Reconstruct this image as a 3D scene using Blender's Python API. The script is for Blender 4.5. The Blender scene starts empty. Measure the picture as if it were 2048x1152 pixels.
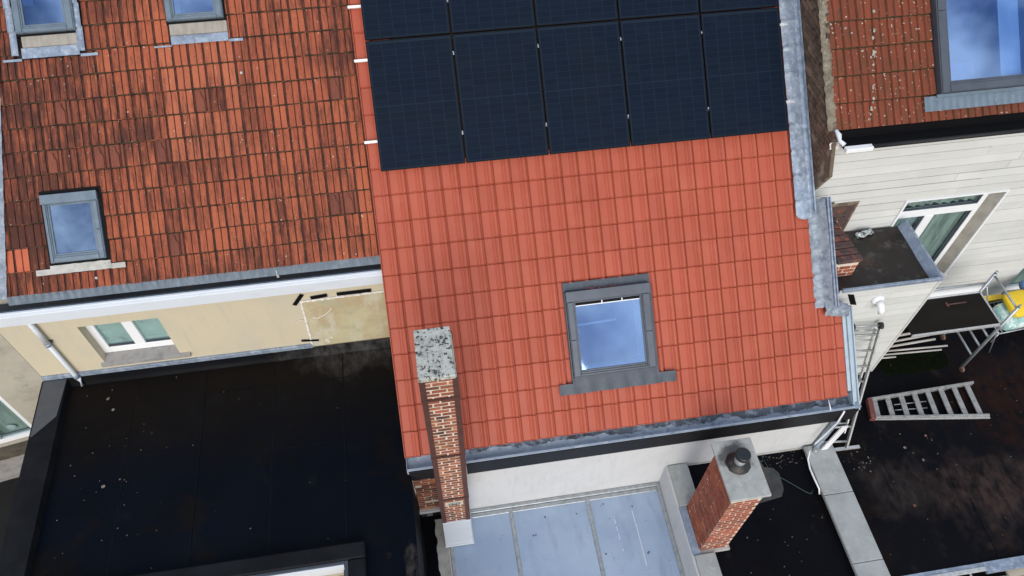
import bpy, bmesh, math, random
from math import sin, cos, pi, radians
from mathutils import Vector, Matrix, noise

random.seed(7)
S = bpy.context.scene
COL = S.collection

# ------------------------------------------------------------------ camera
F_PX = 1517.2
cam_d = bpy.data.cameras.new('camera')
cam_d.sensor_width = 36.0
cam_d.lens = F_PX / 2048 * 36.0
cam_d.clip_start = 0.1
cam_d.clip_end = 500
cam = bpy.data.objects.new('camera', cam_d)
COL.objects.link(cam)
cam.matrix_world = (Matrix.Translation((0.5009, -4.5386, 9.7916)) @ Matrix.Rotation(radians(-10.0103), 4, 'Z')
                    @ Matrix.Rotation(radians(36.8097), 4, 'X') @ Matrix.Rotation(radians(1.2734), 4, 'Z'))
S.camera = cam

# ------------------------------------------------------------------ light
SUN_EL, SUN_AZ = radians(29), radians(187)
world = bpy.data.worlds.new('World')
S.world = world
world.use_nodes = True
wn, wl = world.node_tree.nodes, world.node_tree.links
wn.clear()
w_out = wn.new('ShaderNodeOutputWorld')
w_bg = wn.new('ShaderNodeBackground')
w_sky = wn.new('ShaderNodeTexSky')
w_sky.sky_type = 'NISHITA'
w_sky.sun_disc = False
w_sky.sun_elevation = SUN_EL
w_sky.sun_rotation = SUN_AZ
w_tc = wn.new('ShaderNodeTexCoord')
w_no = wn.new('ShaderNodeTexNoise')
w_no.inputs['Scale'].default_value = 5.0
w_no.inputs['Detail'].default_value = 7
w_no.inputs['Roughness'].default_value = 0.55
w_mr = wn.new('ShaderNodeMapRange')
w_mr.inputs['From Min'].default_value = 0.47
w_mr.inputs['From Max'].default_value = 0.60
w_mx = wn.new('ShaderNodeMix')
w_mx.data_type = 'RGBA'
w_mx.inputs[7].default_value = (9.5, 9.9, 10.6, 1)
w_mp = wn.new('ShaderNodeMapping')
w_mp.inputs['Location'].default_value = (5.885, 5.540, 1.417)
wl.new(w_tc.outputs['Generated'], w_mp.inputs['Vector'])
wl.new(w_mp.outputs[0], w_no.inputs['Vector'])
wl.new(w_no.outputs['Fac'], w_mr.inputs['Value'])
wl.new(w_mr.outputs['Result'], w_mx.inputs[0])
wl.new(w_sky.outputs[0], w_mx.inputs[6])
wl.new(w_mx.outputs[2], w_bg.inputs['Color'])
w_bg.inputs['Strength'].default_value = 0.11
wl.new(w_bg.outputs[0], w_out.inputs[0])

sun_d = bpy.data.lights.new('sun', 'SUN')
sun_d.energy = 1.4
sun_d.angle = radians(38)
sun_d.color = (1.0, 0.96, 0.9)
sun = bpy.data.objects.new('sun', sun_d)
COL.objects.link(sun)
sun_dir = Vector((sin(SUN_AZ) * cos(SUN_EL), cos(SUN_AZ) * cos(SUN_EL), sin(SUN_EL)))
sun.rotation_euler = sun_dir.to_track_quat('Z', 'Y').to_euler()

S.render.engine = 'CYCLES'
S.view_settings.view_transform = 'Standard'
S.view_settings.look = 'None'
S.view_settings.exposure = 0.45
S.view_settings.gamma = 1.0
S.view_settings.use_curve_mapping = False

# ------------------------------------------------------------------ constants
ALPHA = 0.71189            # 40.79 degrees, pitch of all three roofs
SA, CA = sin(ALPHA), cos(ALPHA)
ROT = Matrix.Rotation(ALPHA, 4, 'X')
OLD, NEW, RGT = -0.22, -0.10, 0.65     # roof plane heights
ZL, ZR, ZC = -0.33, -1.75, -2.30       # flat roof left, flat roof right, conservatory


def RP(x, s, h):
    return Vector((x, s * CA - h * SA, s * SA + h * CA))


# ------------------------------------------------------------------ materials
class M:
    """small node material builder"""
    def __init__(self, name):
        self.m = bpy.data.materials.new(name)
        self.m.use_nodes = True
        self.n, self.l = self.m.node_tree.nodes, self.m.node_tree.links
        self.bsdf = self.n['Principled BSDF']
        self.out = self.n['Material Output']
        self._pos = {}

    def pos(self, roof=False, stretch=(1, 1, 1)):
        k = (roof, stretch)
        if k in self._pos:
            return self._pos[k]
        g = self.n.new('ShaderNodeNewGeometry')
        v = g.outputs['Position']
        if roof:
            mp = self.n.new('ShaderNodeMapping')
            mp.inputs['Rotation'].default_value = (-ALPHA, 0, 0)
            self.l.new(v, mp.inputs['Vector'])
            v = mp.outputs[0]
        if stretch != (1, 1, 1):
            mp = self.n.new('ShaderNodeMapping')
            mp.inputs['Scale'].default_value = stretch
            self.l.new(v, mp.inputs['Vector'])
            v = mp.outputs[0]
        self._pos[k] = v
        return v

    def noise(self, scale, detail=5, roof=False, stretch=(1, 1, 1), rough=0.6, shift=0):
        t = self.n.new('ShaderNodeTexNoise')
        t.inputs['Scale'].default_value = scale
        t.inputs['Detail'].default_value = detail
        t.inputs['Roughness'].default_value = rough
        v = self.pos(roof, stretch)
        if shift:
            mp = self.n.new('ShaderNodeMapping')
            mp.inputs['Location'].default_value = (shift, shift * 1.7, shift * .6)
            self.l.new(v, mp.inputs['Vector'])
            v = mp.outputs[0]
        self.l.new(v, t.inputs['Vector'])
        return t.outputs['Fac']

    def ramp(self, sock, lo, hi, amt=1.0):
        r = self.n.new('ShaderNodeMapRange')
        r.inputs['From Min'].default_value = lo
        r.inputs['From Max'].default_value = hi
        r.inputs['To Max'].default_value = amt
        self.l.new(sock, r.inputs['Value'])
        return r.outputs[0]

    def math(self, op, a, b):
        t = self.n.new('ShaderNodeMath')
        t.operation = op
        for i, q in enumerate((a, b)):
            if isinstance(q, (int, float)):
                t.inputs[i].default_value = q
            else:
                self.l.new(q, t.inputs[i])
        return t.outputs[0]

    def mix(self, fac, a, b):
        t = self.n.new('ShaderNodeMix')
        t.data_type = 'RGBA'
        for i, q in ((0, fac), (6, a), (7, b)):
            if isinstance(q, (int, float)):
                t.inputs[i].default_value = q
            elif isinstance(q, tuple):
                t.inputs[i].default_value = (*q, 1) if len(q) == 3 else q
            else:
                self.l.new(q, t.inputs[i])
        return t.outputs[2]

    def hsv(self, col, val):
        t = self.n.new('ShaderNodeHueSaturation')
        self.l.new(col, t.inputs['Color'])
        self.l.new(val, t.inputs['Value'])
        return t.outputs[0]

    def rand(self):
        o = self.n.new('ShaderNodeObjectInfo')
        return o.outputs['Random']

    def island(self):
        g = self.n.new('ShaderNodeNewGeometry')
        return g.outputs['Random Per Island']

    def set(self, key, v):
        s = self.bsdf.inputs[key]
        if isinstance(v, (int, float)):
            s.default_value = v
        elif isinstance(v, tuple):
            s.default_value = (*v, 1)
        else:
            self.l.new(v, s)

    def bump(self, sock, strength, dist=0.004):
        b = self.n.new('ShaderNodeBump')
        b.inputs['Strength'].default_value = strength
        b.inputs['Distance'].default_value = dist
        self.l.new(sock, b.inputs['Height'])
        self.l.new(b.outputs[0], self.bsdf.inputs['Normal'])


def mk(name, base, layers=(), rough=.6, rough_var=0, bump=0, bscale=70, bdist=.004, metal=0, spec=.5, var=0, ivar=0,
       roof=False):
    """layers: (colour, scale, lo, hi, amount, stretch)"""
    m = M(name)
    c = base
    for i, L in enumerate(layers):
        col, sc, lo, hi = L[:4]
        amt = L[4] if len(L) > 4 else 1
        st = L[5] if len(L) > 5 else (1, 1, 1)
        f = m.ramp(m.noise(sc, 6, roof, st, .62, 3.1 * i + 1), lo, hi, amt)
        c = m.mix(f, c, col)
    if var or ivar:
        if isinstance(c, tuple):
            c = m.mix(0.0, c, c)
        v = var or ivar
        r = m.rand() if var else m.island()
        c = m.hsv(c, m.math('ADD', m.math('MULTIPLY', r, 2 * v), 1 - v))
    m.set('Base Color', c)
    if rough_var:
        m.set('Roughness', m.math('ADD', m.math('MULTIPLY', m.noise(3.0, 5), rough_var), rough - rough_var / 2))
    else:
        m.set('Roughness', rough)
    m.set('Metallic', metal)
    m.set('Specular IOR Level', spec)
    if bump:
        m.bump(m.noise(bscale, 4), bump, bdist)
    return m.m


def old_tile_mat(name, c_light, c_mid, c_dark, stain_lo, stain_hi, lichen=.0, grad=None, moss=0.0):
    m = M(name)
    r = m.rand()
    c = m.mix(m.math('ADD', m.ramp(r, .0, 1.0, .40), m.ramp(m.noise(1.3, 5, True, (1.6, .5, 1), .6, 6), .35, .68, .55)), c_light, c_mid)
    big = m.noise(.75, 5, True, (1, 1, 1), .6, 2.3)
    streak = m.noise(9, 7, True, (2.6, .26, 1), .80, 5.1)
    fine = m.noise(60, 6, True, (1, .5, 1), .7, 1)
    r2 = m.math('FRACT', m.math('MULTIPLY', r, 17.31), 0)
    f = m.math('ADD', m.math('MULTIPLY', big, .60), m.math('MULTIPLY', streak, .80))
    f = m.math('ADD', f, m.math('MULTIPLY', r2, .07))
    if grad:
        x = m.n.new('ShaderNodeSeparateXYZ')
        m.l.new(m.pos(), x.inputs[0])
        f = m.math('ADD', f, m.ramp(x.outputs[0], grad[0], grad[1], grad[2]))
    c = m.mix(m.ramp(f, stain_lo, stain_hi, .86), c, c_dark)
    c = m.mix(m.ramp(fine, .52, .75, .55), c, tuple(q * .35 for q in c_mid))
    c = m.mix(m.ramp(m.noise(38, 3, True, (1, 1, 1), .5, 7), .66, .72, .5), c, c_dark)
    c = m.mix(m.ramp(m.noise(4.2, 5, True, (1.6, .3, 1), .6, 9), .58, .75, .55), c, c_light)
    if moss:
        c = m.mix(m.ramp(m.noise(7, 6, True, (1.5, .4, 1), .6, 4), .5, .7, moss), c, (.055, .045, .022))
    if lichen:
        c = m.mix(m.ramp(m.noise(26, 2, True, (1, 1, 1), .4, 11), .745 - lichen, .765 - lichen, .8), c, (.5, .47, .4))
    m.set('Base Color', c)
    m.set('Roughness', .85)
    m.set('Specular IOR Level', .25)
    m.bump(fine, .5, .003)
    return m.m


def glass_mat(name, tint, refl=.3, haze=.08, hazecol=(.35, .45, .6)):
    m = M(name)
    m.n.remove(m.bsdf)
    tr = m.n.new('ShaderNodeBsdfTransparent')
    tr.inputs[0].default_value = (*tint, 1)
    gl = m.n.new('ShaderNodeBsdfGlossy')
    gl.inputs['Roughness'].default_value = .03
    gl.inputs['Color'].default_value = (.50, .70, 1, 1)
    df = m.n.new('ShaderNodeBsdfDiffuse')
    df.inputs[0].default_value = (*hazecol, 1)
    a = m.n.new('ShaderNodeMixShader')
    f = m.ramp(m.noise(2.2, 6), .35, .75, haze * 2)
    m.l.new(f, a.inputs[0])
    m.l.new(tr.outputs[0], a.inputs[1])
    m.l.new(df.outputs[0], a.inputs[2])
    b = m.n.new('ShaderNodeMixShader')
    b.inputs[0].default_value = refl
    m.l.new(a.outputs[0], b.inputs[1])
    m.l.new(gl.outputs[0], b.inputs[2])
    m.l.new(b.outputs[0], m.out.inputs[0])
    return m.m


MAT = {}
MAT['new_tile'] = mk('new_tile', (.40, .087, .049), [((.345, .070, .037), 1.1, .42, .68, .7), ((.44, .115, .07), 2.6, .5, .75, .5)],
                     rough=.5, bump=.10, bscale=160, bdist=.002, spec=.3, var=.045, roof=True)
MAT['new_edge'] = mk('new_tile_edge', (.33, .075, .04), rough=.6, var=.05)
MAT['old_tile'] = old_tile_mat('old_tile', (.43, .122, .058), (.29, .074, .040), (.030, .017, .016), .675, .87, lichen=.012, grad=(-1.0, -5.2, .085))
MAT['pale_tile'] = old_tile_mat('pale_tile', (.43, .132, .067), (.34, .094, .050), (.06, .026, .02), .72, .90, lichen=.01)
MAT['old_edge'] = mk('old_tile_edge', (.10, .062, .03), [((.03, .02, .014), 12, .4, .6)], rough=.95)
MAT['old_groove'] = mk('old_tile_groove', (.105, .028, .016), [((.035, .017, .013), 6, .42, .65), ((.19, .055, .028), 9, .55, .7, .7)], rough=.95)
MAT['special_tile'] = old_tile_mat('special_tile', (.24, .075, .045), (.13, .045, .033), (.055, .033, .03), .74, 1.0)
MAT['bright_tile'] = mk('bright_tile', (.47, .115, .048), [((.42, .09, .04), 8, .4, .7)], rough=.7)
MAT['right_tile'] = old_tile_mat('right_tile', (.22, .056, .028), (.155, .042, .023), (.07, .037, .023), .70, 1.0, lichen=.055, moss=.6)
MAT['right_edge'] = mk('right_tile_edge', (.10, .06, .03), [((.05, .05, .02), 9, .4, .6)], rough=.95)
MAT['deck'] = mk('roof_deck', (.05, .03, .025), rough=.9)
MAT['zinc'] = mk('zinc', (.29, .35, .44), [((.18, .225, .30), 7, .40, .62, .9), ((.50, .55, .62), 16, .5, .7, .7), ((.12, .15, .19), 24, .62, .72, .6)],
                 rough=.5, rough_var=.2, bump=.3, bscale=25, metal=.25, spec=.5)
MAT['lead'] = mk('lead', (.27, .31, .37), [((.15, .18, .22), 9, .42, .62, .9), ((.45, .5, .56), 22, .55, .72, .8), ((.38, .40, .42), 4, .55, .7, .6)],
                 rough=.55, bump=.6, bscale=30, bdist=.006, metal=.2)
MAT['gutter_zinc'] = mk('gutter_zinc', (.31, .37, .45), [((.44, .50, .58), 5, .48, .66, .9), ((.14, .19, .27), 9, .55, .68, .8)], rough=.5, bump=.3, bscale=25, spec=.3)
MAT['gutter_stain'] = mk('gutter_stain', (.06, .075, .10), [((.20, .24, .30), 9, .50, .60, .95), ((.018, .02, .026), 6, .52, .64), ((.10, .025, .015), 5, .60, .68, .5)], rough=.5)
MAT['verge_metal'] = mk('verge_metal', (.40, .48, .54), [((.30, .36, .41), 8, .5, .7, .7)], rough=.45, metal=.2)
MAT['zinc_dark'] = mk('zinc_dark', (.078, .105, .14), [((.13, .165, .21), 6, .45, .65, .8, (3, 1, 1)), ((.06, .08, .1), 12, .55, .7)], rough=.5, metal=.2)
MAT['gutter_mud'] = mk('gutter_mud', (.012, .013, .016), [((.05, .03, .02), 9, .55, .7, .8)], rough=.45)
MAT['galv'] = mk('galvanised', (.42, .45, .47), [((.28, .30, .31), 14, .45, .65, .8), ((.58, .6, .62), 30, .6, .7, .6)], rough=.4, metal=.55, bump=.1)
MAT['alu'] = mk('aluminium', (.62, .63, .63), [((.42, .42, .41), 18, .45, .7, .8)], rough=.38, metal=.5)
MAT['alu_worn'] = mk('aluminium_worn', (.40, .40, .39), [((.24, .235, .22), 12, .45, .66, .8), ((.6, .6, .6), 22, .62, .72, .7)], rough=.45, metal=.4)
MAT['rail_alu'] = mk('rail_aluminium', (.85, .85, .85), rough=.3, metal=.3)
MAT['frame_grey'] = mk('window_frame_grey', (.078, .092, .115), [((.06, .07, .088), 5, .45, .6, .6)], rough=.38, metal=.2)
MAT['frame_blue'] = mk('window_frame_blue_grey', (.135, .18, .225), [((.10, .135, .17), 7, .45, .65, .7), ((.3, .33, .35), 18, .6, .75, .6)], rough=.45, metal=.1)
MAT['flash_dark'] = mk('flashing_dark', (.050, .062, .080), [((.08, .095, .115), 9, .5, .7, .7)], rough=.5, metal=.2)
MAT['black'] = mk('black', (.005, .005, .006), rough=.6, spec=.12)
MAT['black_fascia'] = mk('black_fascia', (.012, .012, .014), [((.022, .022, .025), 1.2, .4, .7)], rough=.45, spec=.2)
MAT['rubber'] = mk('rubber', (.02, .02, .021), rough=.8)
MAT['white_pvc'] = mk('white_pvc', (.80, .81, .82), [((.68, .69, .69), 6, .55, .75, .6)], rough=.35)
MAT['white_trim'] = mk('white_trim', (.62, .66, .71), [((.49, .53, .58), 7, .55, .72, .6, (.3, 1, 1))], rough=.4)
MAT['stucco'] = mk('stucco_white', (.58, .585, .59), [((.51, .51, .51), 2.2, .45, .7, .6), ((.42, .42, .41), 14, .70, .76, .8, (1, 1, 2.5)), ((.46, .46, .45), 6, .54, .74, .6, (2.5, 1, .35))], rough=.85, bump=.25, bscale=120)
MAT['cream'] = mk('cream_render', (.545, .478, .345), [((.50, .45, .345), 1.4, .45, .7, .9), ((.46, .42, .33), 5, .55, .74, .7, (2.5, 1, .25)), ((.38, .35, .29), 13, .68, .76, .6, (1.5, 1, .5))], rough=.9, bump=.2, bscale=180)
MAT['grey_render'] = mk('grey_render', (.42, .385, .31), [((.34, .315, .26), 2.5, .42, .62, .8), ((.28, .265, .22), 6, .55, .7, .7)], rough=.9, bump=.35, bscale=60)
MAT['patch'] = mk('bare_patch', (.48, .43, .27), [((.42, .33, .20), 2.0, .42, .6, .95), ((.52, .49, .38), 3.0, .5, .62, .9, (1, 1, .45)), ((.36, .36, .24), 4.5, .56, .7, .8), ((.58, .53, .44), 9, .62, .7, .7, (2, 1, .5))], rough=.8, bump=.3, bscale=25)
MAT['plaster'] = mk('white_plaster', (.74, .71, .68), [((.58, .50, .47), 20, .55, .7, .7)], rough=.9, bump=.5, bscale=60)
MAT['stone_sill'] = mk('stone_sill', (.30, .285, .27), [((.19, .18, .17), 8, .45, .65, .8), ((.4, .38, .35), 20, .6, .7, .6)], rough=.8, bump=.2)
MAT['cement'] = mk('cement', (.47, .46, .43), [((.34, .33, .30), 7, .42, .65, .9), ((.2, .2, .18), 16, .62, .72, .7)], rough=.9, bump=.4, bscale=60)
MAT['wood_panel'] = mk('weathered_panel', (.33, .305, .265), [((.25, .225, .19), 5, .42, .65, .9, (3, 1, 1)), ((.3, .28, .25), 12, .62, .75, .6)], rough=.8)
MAT['coping'] = mk('concrete_coping', (.37, .39, .385), [((.29, .305, .30), 3, .42, .65, .9), ((.45, .46, .44), 9, .55, .7, .7), ((.2, .21, .2), 30, .66, .74, .6)], rough=.85, bump=.25, bscale=90)
MAT['lichen_concrete'] = mk('lichen_concrete', (.50, .50, .46), [((.33, .33, .30), 14, .42, .62, .9), ((.025, .027, .024), 26, .545, .585, .97), ((.03, .03, .027), 9, .60, .68, .9), ((.6, .6, .56), 40, .66, .72, .8)], rough=.95, bump=.9, bscale=45, bdist=.01)
MAT['brick_old'] = mk('brick_orange', (.25, .075, .040), [((.42, .16, .07), 3.5, .50, .68, .9), ((.075, .032, .025), 4.5, .53, .66, .92), ((.5, .36, .26), 30, .66, .72, .6)], rough=.9, bump=.5, bscale=90, var=.45)
MAT['brick_red'] = mk('brick_red', (.27, .065, .032), [((.38, .11, .045), 5, .5, .66, .9), ((.10, .03, .022), 8, .56, .7, .85), ((.42, .3, .22), 36, .68, .74, .6)], rough=.9, bump=.5, bscale=90, var=.3)
MAT['brick_dark'] = mk('brick_brown', (.125, .075, .052), [((.20, .13, .09), 6, .45, .65, .9), ((.045, .028, .022), 9, .5, .68, .9), ((.26, .21, .16), 26, .62, .7, .6)], rough=.95, bump=.8, bscale=60, bdist=.008, var=.4)
MAT['mortar'] = mk('mortar_pale', (.64, .57, .48), [((.36, .29, .23), 7, .46, .66, .9), ((.80, .75, .68), 22, .6, .7)], rough=.95, bump=.5, bscale=80)
MAT['mortar_red'] = mk('mortar_reddish', (.26, .13, .085), [((.66, .56, .46), 4.5, .52, .60, .95), ((.14, .06, .04), 12, .56, .7, .8)], rough=.95, bump=.5)
MAT['mortar_dark'] = mk('mortar_dark', (.12, .09, .065), [((.26, .22, .16), 8, .5, .65)], rough=.95, bump=.5)
MAT['mortar_verge'] = mk('mortar_verge', (.23, .20, .15), [((.12, .10, .07), 9, .42, .62, .9), ((.36, .34, .28), 18, .58, .68, .8), ((.2, .16, .05), 14, .66, .72, .5)], rough=.95, bump=.9, bscale=45, bdist=.012)
MAT['steel_brown'] = mk('steel_brown', (.085, .036, .028), [((.06, .03, .026), 9, .45, .65, .8), ((.14, .06, .04), 30, .6, .7, .6)], rough=.55)
MAT['board_white'] = mk('board_white', (.575, .58, .555), [((.63, .63, .61), 1.3, .45, .65, .8), ((.50, .505, .47), 5, .56, .72, .7, (.25, 1, 2)), ((.36, .36, .33), 12, .66, .76, .6, (.2, 1, 3))], rough=.7, bump=.15, var=.05)
MAT['board_back'] = mk('board_backing', (.19, .185, .17), rough=.9)
MAT['jamb_brown'] = mk('jamb_panel', (.33, .31, .27), [((.25, .235, .205), 5, .42, .65, .9), ((.40, .38, .34), 11, .6, .7, .6)], rough=.75)
MAT['curtain'] = mk('curtain', (.56, .60, .56), [((.30, .33, .31), 4, .42, .6, .9, (4, 1, .3))], rough=.9)
MAT['interior_white'] = mk('interior_white', (.84, .88, .90), rough=.7)
MAT['interior_dark'] = mk('interior_dark', (.05, .06, .10), rough=.8)
MAT['interior_sky_blue'] = mk('interior_sky_blue', (.05, .08, .19), [((.09, .13, .25), 1.6, .45, .65)], rough=.8)  # cavity floor coloured with the blue of sky light and its reflection
MAT['polycarb'] = mk('polycarbonate', (.285, .37, .51), [((.36, .45, .58), .9, .4, .65, .9), ((.22, .28, .38), 4, .54, .72, .55, (1, .3, 1)), ((.42, .47, .53), 8, .62, .74, .5)], rough=.22, spec=.6)  # blue of the reflected sky is painted into the sheet colour
MAT['polycarb_line'] = mk('polycarbonate_scratch', (.6, .65, .7), rough=.6)
MAT['cell'] = mk('solar_cell', (.0042, .0094, .0215), [((.0058, .0108, .020), 1.2, .42, .66, .9)], rough=.5, spec=.07, ivar=.10)
MAT['cell_gap'] = mk('solar_backsheet', (.0100, .0190, .034), rough=.5, spec=.08)
MAT['panel_frame'] = mk('solar_frame', (.006, .008, .012), rough=.5, spec=.1)
MAT['cowl'] = mk('cowl_black', (.014, .017, .022), rough=.4)
MAT['bitumen'] = mk('bitumen', (.015, .012, .011), [((.08, .05, .04), 20, .58, .68)], rough=.4, bump=.9, bscale=30, bdist=.01)
MAT['cap_metal'] = mk('chimney_cap_slab', (.42, .43, .41), [((.28, .29, .27), 4, .42, .65, .9), ((.55, .56, .54), 7, .55, .7, .7), ((.18, .14, .1), 14, .66, .76, .7)], rough=.6, bump=.2)
cm = M('chimney_cap')
c_ = cm.mix(cm.ramp(cm.noise(4, 6), .42, .65, .9), (.40, .41, .39), (.27, .28, .26))
c_ = cm.mix(cm.ramp(cm.noise(7, 6, False, (1, 1, 1), .6, 4), .55, .7, .7), c_, (.52, .53, .51))
c_ = cm.mix(cm.ramp(cm.noise(14, 5, False, (1, 1, 1), .6, 9), .66, .76, .7), c_, (.18, .13, .09))
q_ = cm.n.new('ShaderNodeSeparateXYZ')
cm.l.new(cm.pos(), q_.inputs[0])
dx_, dy_ = cm.math('SUBTRACT', q_.outputs[0], 4.20), cm.math('SUBTRACT', q_.outputs[1], -.82)
d_2 = cm.math('SQRT', cm.math('ADD', cm.math('MULTIPLY', dx_, dx_), cm.math('MULTIPLY', dy_, dy_)), 0)
c_ = cm.mix(cm.ramp(cm.math('SUBTRACT', cm.math('MULTIPLY', cm.noise(6, 5, False, (1, 1, 1), .6, 2), .50), d_2), .0, .13, .85), c_, (.045, .042, .04))
cm.set('Base Color', c_); cm.set('Roughness', .6); cm.bump(cm.noise(60, 4), .2)
MAT['cap_metal'] = cm.m
MAT['blue_lead'] = mk('blue_lead', (.22, .28, .38), [((.32, .38, .47), 9, .45, .65, .8), ((.12, .15, .2), 14, .6, .7)], rough=.6, bump=.5, bscale=30)
MAT['yellow'] = mk('yellow_plastic', (.75, .52, .02), [((.62, .42, .02), 9, .5, .7, .6)], rough=.4)
MAT['blue_fabric'] = mk('blue_fabric', (.09, .17, .33), rough=.8)
MAT['floral'] = mk('floral_fabric', (.30, .50, .47), [((.62, .70, .66), 9, .48, .56), ((.10, .22, .40), 14, .58, .63), ((.5, .10, .14), 11, .68, .71), ((.10, .35, .22), 17, .62, .66)], rough=.8)
MAT['green_wire'] = mk('green_wire', (.05, .095, .08), rough=.5)
MAT['wood_pole'] = mk('pale_poles', (.52, .49, .46), [((.36, .31, .28), 8, .45, .65, .8, (.3, 1, 1))], rough=.7)
MAT['wood_plank'] = mk('wood_plank', (.50, .43, .33), [((.35, .28, .2), 9, .45, .65, .8, (.4, 1, 1))], rough=.8)
MAT['pale_slab'] = mk('pale_green_slab', (.34, .38, .33), [((.25, .28, .24), 7, .45, .65, .8)], rough=.85)
MAT['moss'] = mk('moss', (.0042, .0066, .0024), [((.009, .013, .004), 18, .5, .66), ((.004, .005, .004), 5, .48, .62)], rough=1, spec=.03, bump=1, bscale=120, bdist=.01)
MAT['ply'] = mk('platform_board', (.011, .009, .007), [((.017, .014, .011), 3, .45, .65, .8, (.3, 1, 1)), ((.05, .03, .022), 6, .68, .78, .6)], rough=.8, spec=.15)
MAT['red_plastic'] = mk('red_plastic', (.16, .05, .045), [((.25, .09, .08), 12, .5, .65)], rough=.5)
MAT['caster'] = mk('caster_brown', (.16, .09, .065), rough=.7)
MAT['plastic_sheet'] = mk('plastic_sheet', (.35, .38, .38), [((.62, .65, .66), 12, .5, .6), ((.04, .05, .06), 9, .55, .62)], rough=.25, bump=.8, bscale=25, bdist=.02)
MAT['ground'] = mk('ground', (.0045, .0045, .005), [((.008, .008, .0075), .9, .4, .65)], rough=.9)
MAT['box_roof'] = mk('box_roof', (.012, .0085, .0065), [((.03, .03, .03), 2.4, .52, .6, .8), ((.05, .025, .015), 3.2, .52, .66, .8), ((.085, .088, .092), 5, .57, .66, .7)], rough=.45, rough_var=.3, bump=.3, bscale=30)


def flat_roof_mat(name, base, dirt, dust, yline=None, warm=.0, zone=()):
    m = M(name)
    c = m.mix(m.ramp(m.noise(.9, 6, False, (1, 1, 1), .6, 4), .42, .66, .8), base, tuple(q * .55 for q in base))
    d = m.noise(1.1, 6, False, (1, 1.3, 1), .65, 8)
    if yline:
        x = m.n.new('ShaderNodeSeparateXYZ')
        m.l.new(m.pos(), x.inputs[0])
        wob = m.math('ADD', x.outputs[1], m.math('MULTIPLY', m.noise(1.6, 4), .8))
        c = m.mix(m.ramp(wob, yline[0], yline[1], .85), c, dirt)
    c = m.mix(m.ramp(d, .54, .70, .75), c, dirt)
    c = m.mix(m.ramp(m.noise(1.7, 7, False, (1.2, .8, 1), .68, 13), .60 - warm, .74 - warm, .75), c, dust)
    for zi, (zx, zy, rx, ry, zc) in enumerate(zone):
        q = m.n.new('ShaderNodeSeparateXYZ')
        m.l.new(m.pos(), q.inputs[0])
        dx = m.math('DIVIDE', m.math('SUBTRACT', q.outputs[0], zx), rx)
        dy = m.math('DIVIDE', m.math('SUBTRACT', q.outputs[1], zy), ry)
        d2 = m.math('SQRT', m.math('ADD', m.math('MULTIPLY', dx, dx), m.math('MULTIPLY', dy, dy)), 0)
        f = m.math('SUBTRACT', m.math('MULTIPLY', m.noise(2.6, 7, False, (1, 1, 1), .6, zi * 5), 2.2), d2)
        c = m.mix(m.math('MULTIPLY', m.ramp(f, .0, .75), m.ramp(m.noise(6, 6, False, (1.4, .7, 1), .6, zi * 3), .32, .62, .9)), c, zc)
    c = m.mix(m.ramp(m.noise(90, 2), .72, .78, .25), c, (.05, .045, .04))
    m.set('Base Color', c)
    m.set('Roughness', m.math('ADD', m.math('MULTIPLY', m.noise(1.4, 5), .5), .30))
    m.set('Specular IOR Level', .06)
    m.bump(m.noise(3.5, 6), .35, .02)
    return m.m


MAT['roof_left'] = flat_roof_mat('membrane_left', (.0018, .0036, .0082), (.0085, .0062, .0042), (.0085, .009, .0105), yline=(.7, 2.2), zone=((-.75, 2.1, 1.0, .5, (.055, .051, .048)), (-.18, -1.25, .12, .30, (.10, .085, .072))))
MAT['upstand_left'] = flat_roof_mat('upstand_left', (.0055, .006, .0075), (.012, .010, .008), (.02, .02, .021), zone=((-.75, 2.1, 1.2, .9, (.055, .051, .048)),))
MAT['roof_left_dusty'] = mk('membrane_dusty', (.004, .0042, .005), [((.05, .047, .045), 2.1, .40, .70, .9), ((.008, .008, .008), 3.5, .48, .66, .85)], rough=.7, bump=.4, bscale=25)
MAT['roof_right'] = flat_roof_mat('membrane_right', (.0042, .0045, .0068), (.0125, .0075, .0055), (.030, .021, .019), warm=.03, zone=((9.0, -1.2, 1.3, .75, (.046, .030, .026)), (7.5, -.8, .8, .5, (.034, .027, .026)), (10.2, .4, 1.2, 1.0, (.022, .0085, .006))))
MAT['roof_mid'] = flat_roof_mat('membrane_mid', (.0038, .0042, .0066), (.0075, .0052, .0045), (.026, .018, .016), warm=-.03)
MAT['parapet_mem'] = mk('parapet_membrane', (.0065, .0075, .010), [((.012, .0135, .0165), 2, .45, .65, .8), ((.016, .016, .018), 9, .6, .7, .5)], rough=.6, spec=.1, bump=.3, bscale=30)
MAT['seam'] = mk('membrane_seam', (.0062, .0075, .0105), [((.0025, .003, .0045), 6, .45, .6)], rough=.6, spec=.1)
MAT['parapet_worn'] = mk('parapet_worn', (.075, .08, .09), [((.065, .07, .078), 5, .45, .65, .9), ((.13, .135, .14), 10, .6, .7, .6)], rough=.7)

G_WIN = glass_mat('window_glass', (.68, .80, .95), .28, .0, (.2, .32, .6))
G_WALLWIN = glass_mat('wall_window_glass', (.84, .90, .885), .10, .06, (.30, .36, .36))
G_OLD = glass_mat('old_skylight_glass', (.45, .52, .62), .26, .30, (.26, .36, .50))


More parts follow.
